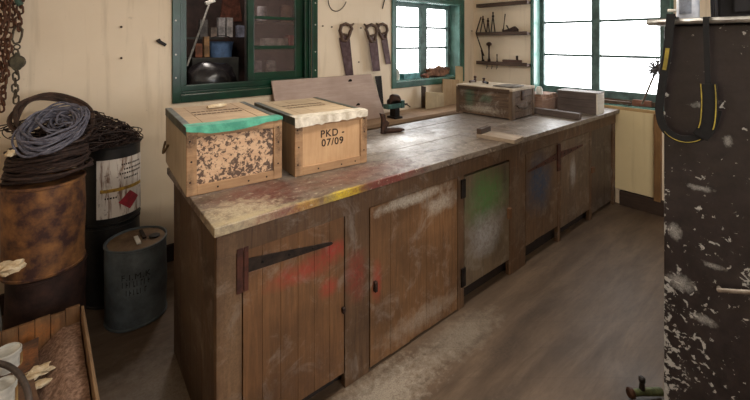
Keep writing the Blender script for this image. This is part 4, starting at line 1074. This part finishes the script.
# ================================================================ STORE ROOM CONTENTS (seen through the hatch)
t = thing('storage_rack', 'dark shelving seen behind the dusty sliding sash of the hatch', 'shelf', (0, 0, 0))
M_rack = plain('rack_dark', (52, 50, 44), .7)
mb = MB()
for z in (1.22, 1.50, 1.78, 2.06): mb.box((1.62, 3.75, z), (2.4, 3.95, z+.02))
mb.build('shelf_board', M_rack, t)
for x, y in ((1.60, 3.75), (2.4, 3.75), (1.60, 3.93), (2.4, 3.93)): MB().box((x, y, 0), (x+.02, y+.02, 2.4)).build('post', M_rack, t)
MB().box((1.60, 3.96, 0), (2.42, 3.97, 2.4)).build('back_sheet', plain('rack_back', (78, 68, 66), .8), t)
def bk(px, py, y): return onY(px, py, y)
def carton(label, px0, px1, z, h, y, mat, d=.12, name='carton', cat='box'):
    a_ = bk(px0, 40, y); b_ = bk(px1, 40, y)
    return tag(MB().box((a_.x, y, z+.0005), (b_.x, y+d, z+h)).build(name, mat, None, bevel=.004), label, cat)
M_cartw = plain('carton_pale', (176, 168, 164), .7); M_cartr = plain('carton_red', (168, 40, 48), .6); M_grey = plain('carton_grey', (134, 128, 130), .7)
carton('pale carton on the store shelf behind the dusty sash', 265, 288, 1.52, .11, 3.80, M_cartw)
carton('red carton beside the pale one on the store shelf', 289, 295, 1.52, .14, 3.80, M_cartr)
carton('tall grey carton on the lower store shelf', 255, 262, 1.24, .16, 3.80, M_grey)
o = bk(271, 60, 3.86); tag(MB().lathe([(.045, 0), (.05, .01), (.05, .14), (.03, .16)], 16).build('storage_jar', M_cartw, None, (o.x, 3.86, 1.2405), smooth=True), 'pale jar on the lower store shelf beside the grey carton', 'jar')
o = bk(262, 10, 3.86); tag(MB().lathe([(.05, 0), (.05, .14), (.04, .15)], 16).build('storage_jar', M_grey, None, (o.x, 3.86, 1.8005), smooth=True), 'grey jar on the upper store shelf, left of the brown one', 'jar')
o = bk(286, 10, 3.86); tag(MB().lathe([(.06, 0), (.06, .16), (.04, .18)], 16).build('storage_jar', plain('jar_brown', (132, 100, 80), .5), None, (o.x, 3.86, 1.8005), smooth=True), 'brown jar on the upper store shelf', 'jar')
# left: table with black sack, blue bucket, broom
t = thing('store_table', 'dark table inside the hatch carrying the black sack and blue bucket', 'table', (0, 0, 0))
MB().box((.55, 3.62, 1.02), (1.58, 4.42, 1.06)).build('tabletop', M_rack, t)
for x, y in ((.57, 3.64), (1.38, 3.64), (.57, 4.24), (1.38, 4.24)): MB().box((x, y, 0), (x+.04, y+.04, 1.02)).build('leg', M_rack, t)
lump('black_sack', 'glossy black plastic sack slumped inside the hatch', 'sack', (bk(212, 60, 3.80).x, 3.80, 1.062), (.24, .13, .20), plain('black_plastic', (40, 36, 38), .25, scale=9, bump=1.0, spec=.7), 7, .18)
t = thing('blue_bucket', 'blue plastic bucket standing inside the hatch', 'bucket', (1.22, 4.12, 1.0605))
t.location = (bk(221, 57, 4.25).x, 4.25, bk(221, 57, 4.25).z)
M_bk = plain('bucket_blue', (96, 124, 164), .5, var=.15)
MB().lathe([(.105, 0), (.118, .13), (.128, .16), (.130, .162), (.122, .162), (.10, .01)], 24, cap=False).lathe([(.104, .0), (.104, .008)], 24).build('body', M_bk, t, smooth=True)
MB().tube([(.125*math.cos(k*PI/12), -.02+.0*k, .155+.07*math.sin(k*PI/12)) for k in range(13)], .004, 6).build('bail_handle', M_blackiron, t, smooth=True)
tag(MB().box((bk(193, 57, 4.1).x, 4.13, 1.0605), (bk(240, 57, 4.1).x, 4.40, bk(221, 57, 4.25).z-.001)).build('dark_crate', M_rack, None, bevel=.005), 'dark crate under the blue bucket inside the hatch', 'crate')
a_ = bk(187, 66, 3.55); b_ = bk(210, 2, 3.75)
t = thing('broom', 'pale broom handle slanting inside the hatch', 'broom', a_)
MB().tube([(0, 0, 0), (b_-a_)*.5, (b_-a_)*1.0], .009, 8).build('handle', plain('broom_grey', (148, 142, 134), .5), t, smooth=True)
MB().cbox(b_-a_, (.09, .035, .03), ry=-.4).build('head', M_white, t, bevel=.004)
# oddments hanging and standing behind
zc_ = bk(221, 57, 4.25).z
for i, (px, py, y, sx_, base_, c_, lb) in enumerate([
    (221, 18, 4.5, .045, 1.6405, (150, 144, 142), 'pale upright carton behind the blue bucket, left one'), (229, 18, 4.52, .04, 1.6405, (168, 160, 156), 'pale upright carton behind the blue bucket, right one'),
    (240, 26, 4.5, .05, 1.6405, (132, 134, 150), 'pale bluish packet above right of the blue bucket'), (206, 37, 4.24, .03, zc_, (156, 118, 78), 'tan stick bundle left of the blue bucket'),
    (198, 44, 4.2, .04, zc_, (120, 70, 44), 'rust-coloured tin left of the tan stick bundle'), (213, 28, 4.5, .04, 1.6405, (120, 104, 92), 'dull brown packet at the left of the rear plank shelf'),
    (203, 20, 4.55, .05, 1.6405, (84, 78, 74), 'dark grey packet at the far left of the rear plank shelf')]):
    q = bk(px, py, y)
    mb = MB().box((-sx_*.8, -.03, 0), (sx_*.8, .03, max(q.z-base_, .06))); mb.sub(2).jitter(.004, 12, i)
    tag(mb.build('store_packet', plain('packet_%d' % i, c_, .7), None, (q.x, q.y, base_+.004)), lb, 'packet')
q = bk(231, 8, 4.97)
tag(MB().prism([(-.14, -.18), (.14, -.16), (.10, .2), (-.08, .22)], 0, .02, 'y').sub(3).jitter(.01, 10).build('hanging_cloth', plain('brown_cloth', (112, 66, 50), .9), None, q), 'brown cloth hanging on the rear wall of the store room', 'cloth')
# shelf carrying the oddments
tag(MB().box((.5, 4.45, 1.62), (1.56, 4.7, 1.64)).build('plank_shelf', M_rack, None), 'dark plank shelf at the rear of the store room', 'shelf')

# every loose piece of these parts becomes an object of its own
def split_pieces(o):
    bm = bmesh.new(); bm.from_mesh(o.data); bm.verts.ensure_lookup_table(); seen = set(); groups = []
    for v in bm.verts:
        if v.index in seen: continue
        st = [v]; seen.add(v.index); g = []
        while st:
            q = st.pop(); g.append(q.index)
            for e in q.link_edges:
                w_ = e.other_vert(q)
                if w_.index not in seen: seen.add(w_.index); st.append(w_)
        groups.append(set(g))
    if len(groups) > 1:
        base = o.data.copy()
        for k, g in enumerate(groups):
            b2 = bmesh.new(); b2.from_mesh(base); bmesh.ops.delete(b2, geom=[v for v in b2.verts if v.index not in g], context='VERTS')
            if k == 0: b2.to_mesh(o.data)
            else:
                me = bpy.data.meshes.new(o.data.name); b2.to_mesh(me); me.materials.append(base.materials[0]); c = o.copy(); c.data = me; C.objects.link(c)
            b2.free()
    bm.free()
for o_ in list(C.objects):
    if o_.type == 'MESH' and o_.name.split('.')[0] in ('corner_batten', 'hinge_plate', 'screw_head', 'nail_head', 'knot_hole', 'ledge', 'edge_strip', 'cheek', 'worn_print', 'faded_marking', 'pocket'):
        split_pieces(o_)
# ================================================================ LIGHT AND CAMERA
def area(name, loc, rot, sx_, sy_, power, col=(1, 1, 1), vis=True):
    l = bpy.data.lights.new(name, 'AREA'); l.shape = 'RECTANGLE'; l.size = sx_; l.size_y = sy_; l.energy = power; l.color = col
    o = bpy.data.objects.new(name, l); C.objects.link(o); o.location = loc; o.rotation_euler = rot; return o
# overcast daylight standing just outside each window
for o_ in (area('daylight_window_three', (XR+T+.01, 1.735, 1.65), (0, math.radians(90), 0), 1.3, 1.37, 1),
           area('daylight_window_two', (3.54, YB+T+.01, 1.605), (math.radians(-90), 0, 0), 1.12, .91, 1),
           area('daylight_window_four', (1.45, YF-T-.01, 1.55), (math.radians(90), 0, 0), 2.3, 1.3, 1)):
    o_.data.cycles.is_portal = True
def fill_lamp(x, y, e, lb):  # out-of-view ceiling fixture, added to fill the room with light
    t = thing('fill_lamp', lb, 'lamp', (x, y, ZC), 0, 'added fill lamps')
    MB().box((-.6, -.08, -.04), (.6, .08, 0)).build('housing', M_white, t, bevel=.004)
    area('fill_lamp_light', (x, y, ZC-.07), (0, 0, 0), 1.15, .12, e, (1, .93, .82))
fill_lamp(1.4, 1.2, 29, 'added fill lamp on the ceiling above the near end of the workbench')
fill_lamp(.9, -.8, 28, 'added fill lamp on the ceiling behind the viewer')
pl = bpy.data.lights.new('store_fill_light', 'POINT'); pl.energy = 30; pl.shadow_soft_size = .12; pl.color = (1, .92, .85)  # added point light to brighten the store room contents
po = bpy.data.objects.new('store_fill_light', pl); C.objects.link(po); po.location = (1.2, 3.7, 2.4)
w = bpy.data.worlds.new('overcast'); bpy.context.scene.world = w; w.use_nodes = True
bg = w.node_tree.nodes['Background']; bg.inputs[0].default_value = (.97, .985, 1, 1); bg.inputs[1].default_value = 8.5

cam = bpy.data.cameras.new('camera'); co = bpy.data.objects.new('camera', cam); C.objects.link(co)
cam.sensor_width = 36; cam.lens = 36*F/750; cam.shift_y = -(200-HY)/750; cam.clip_start = .05
co.location = (0, 0, EYE); co.rotation_euler = (math.radians(90), 0, math.atan2(FY, FX)-PI/2)
sc = bpy.context.scene; sc.camera = co
sc.view_settings.view_transform = 'Standard'; sc.view_settings.look = 'None'; sc.view_settings.gamma = 1; sc.view_settings.exposure = 0
try: sc.view_settings.use_curve_mapping = False
except Exception: pass
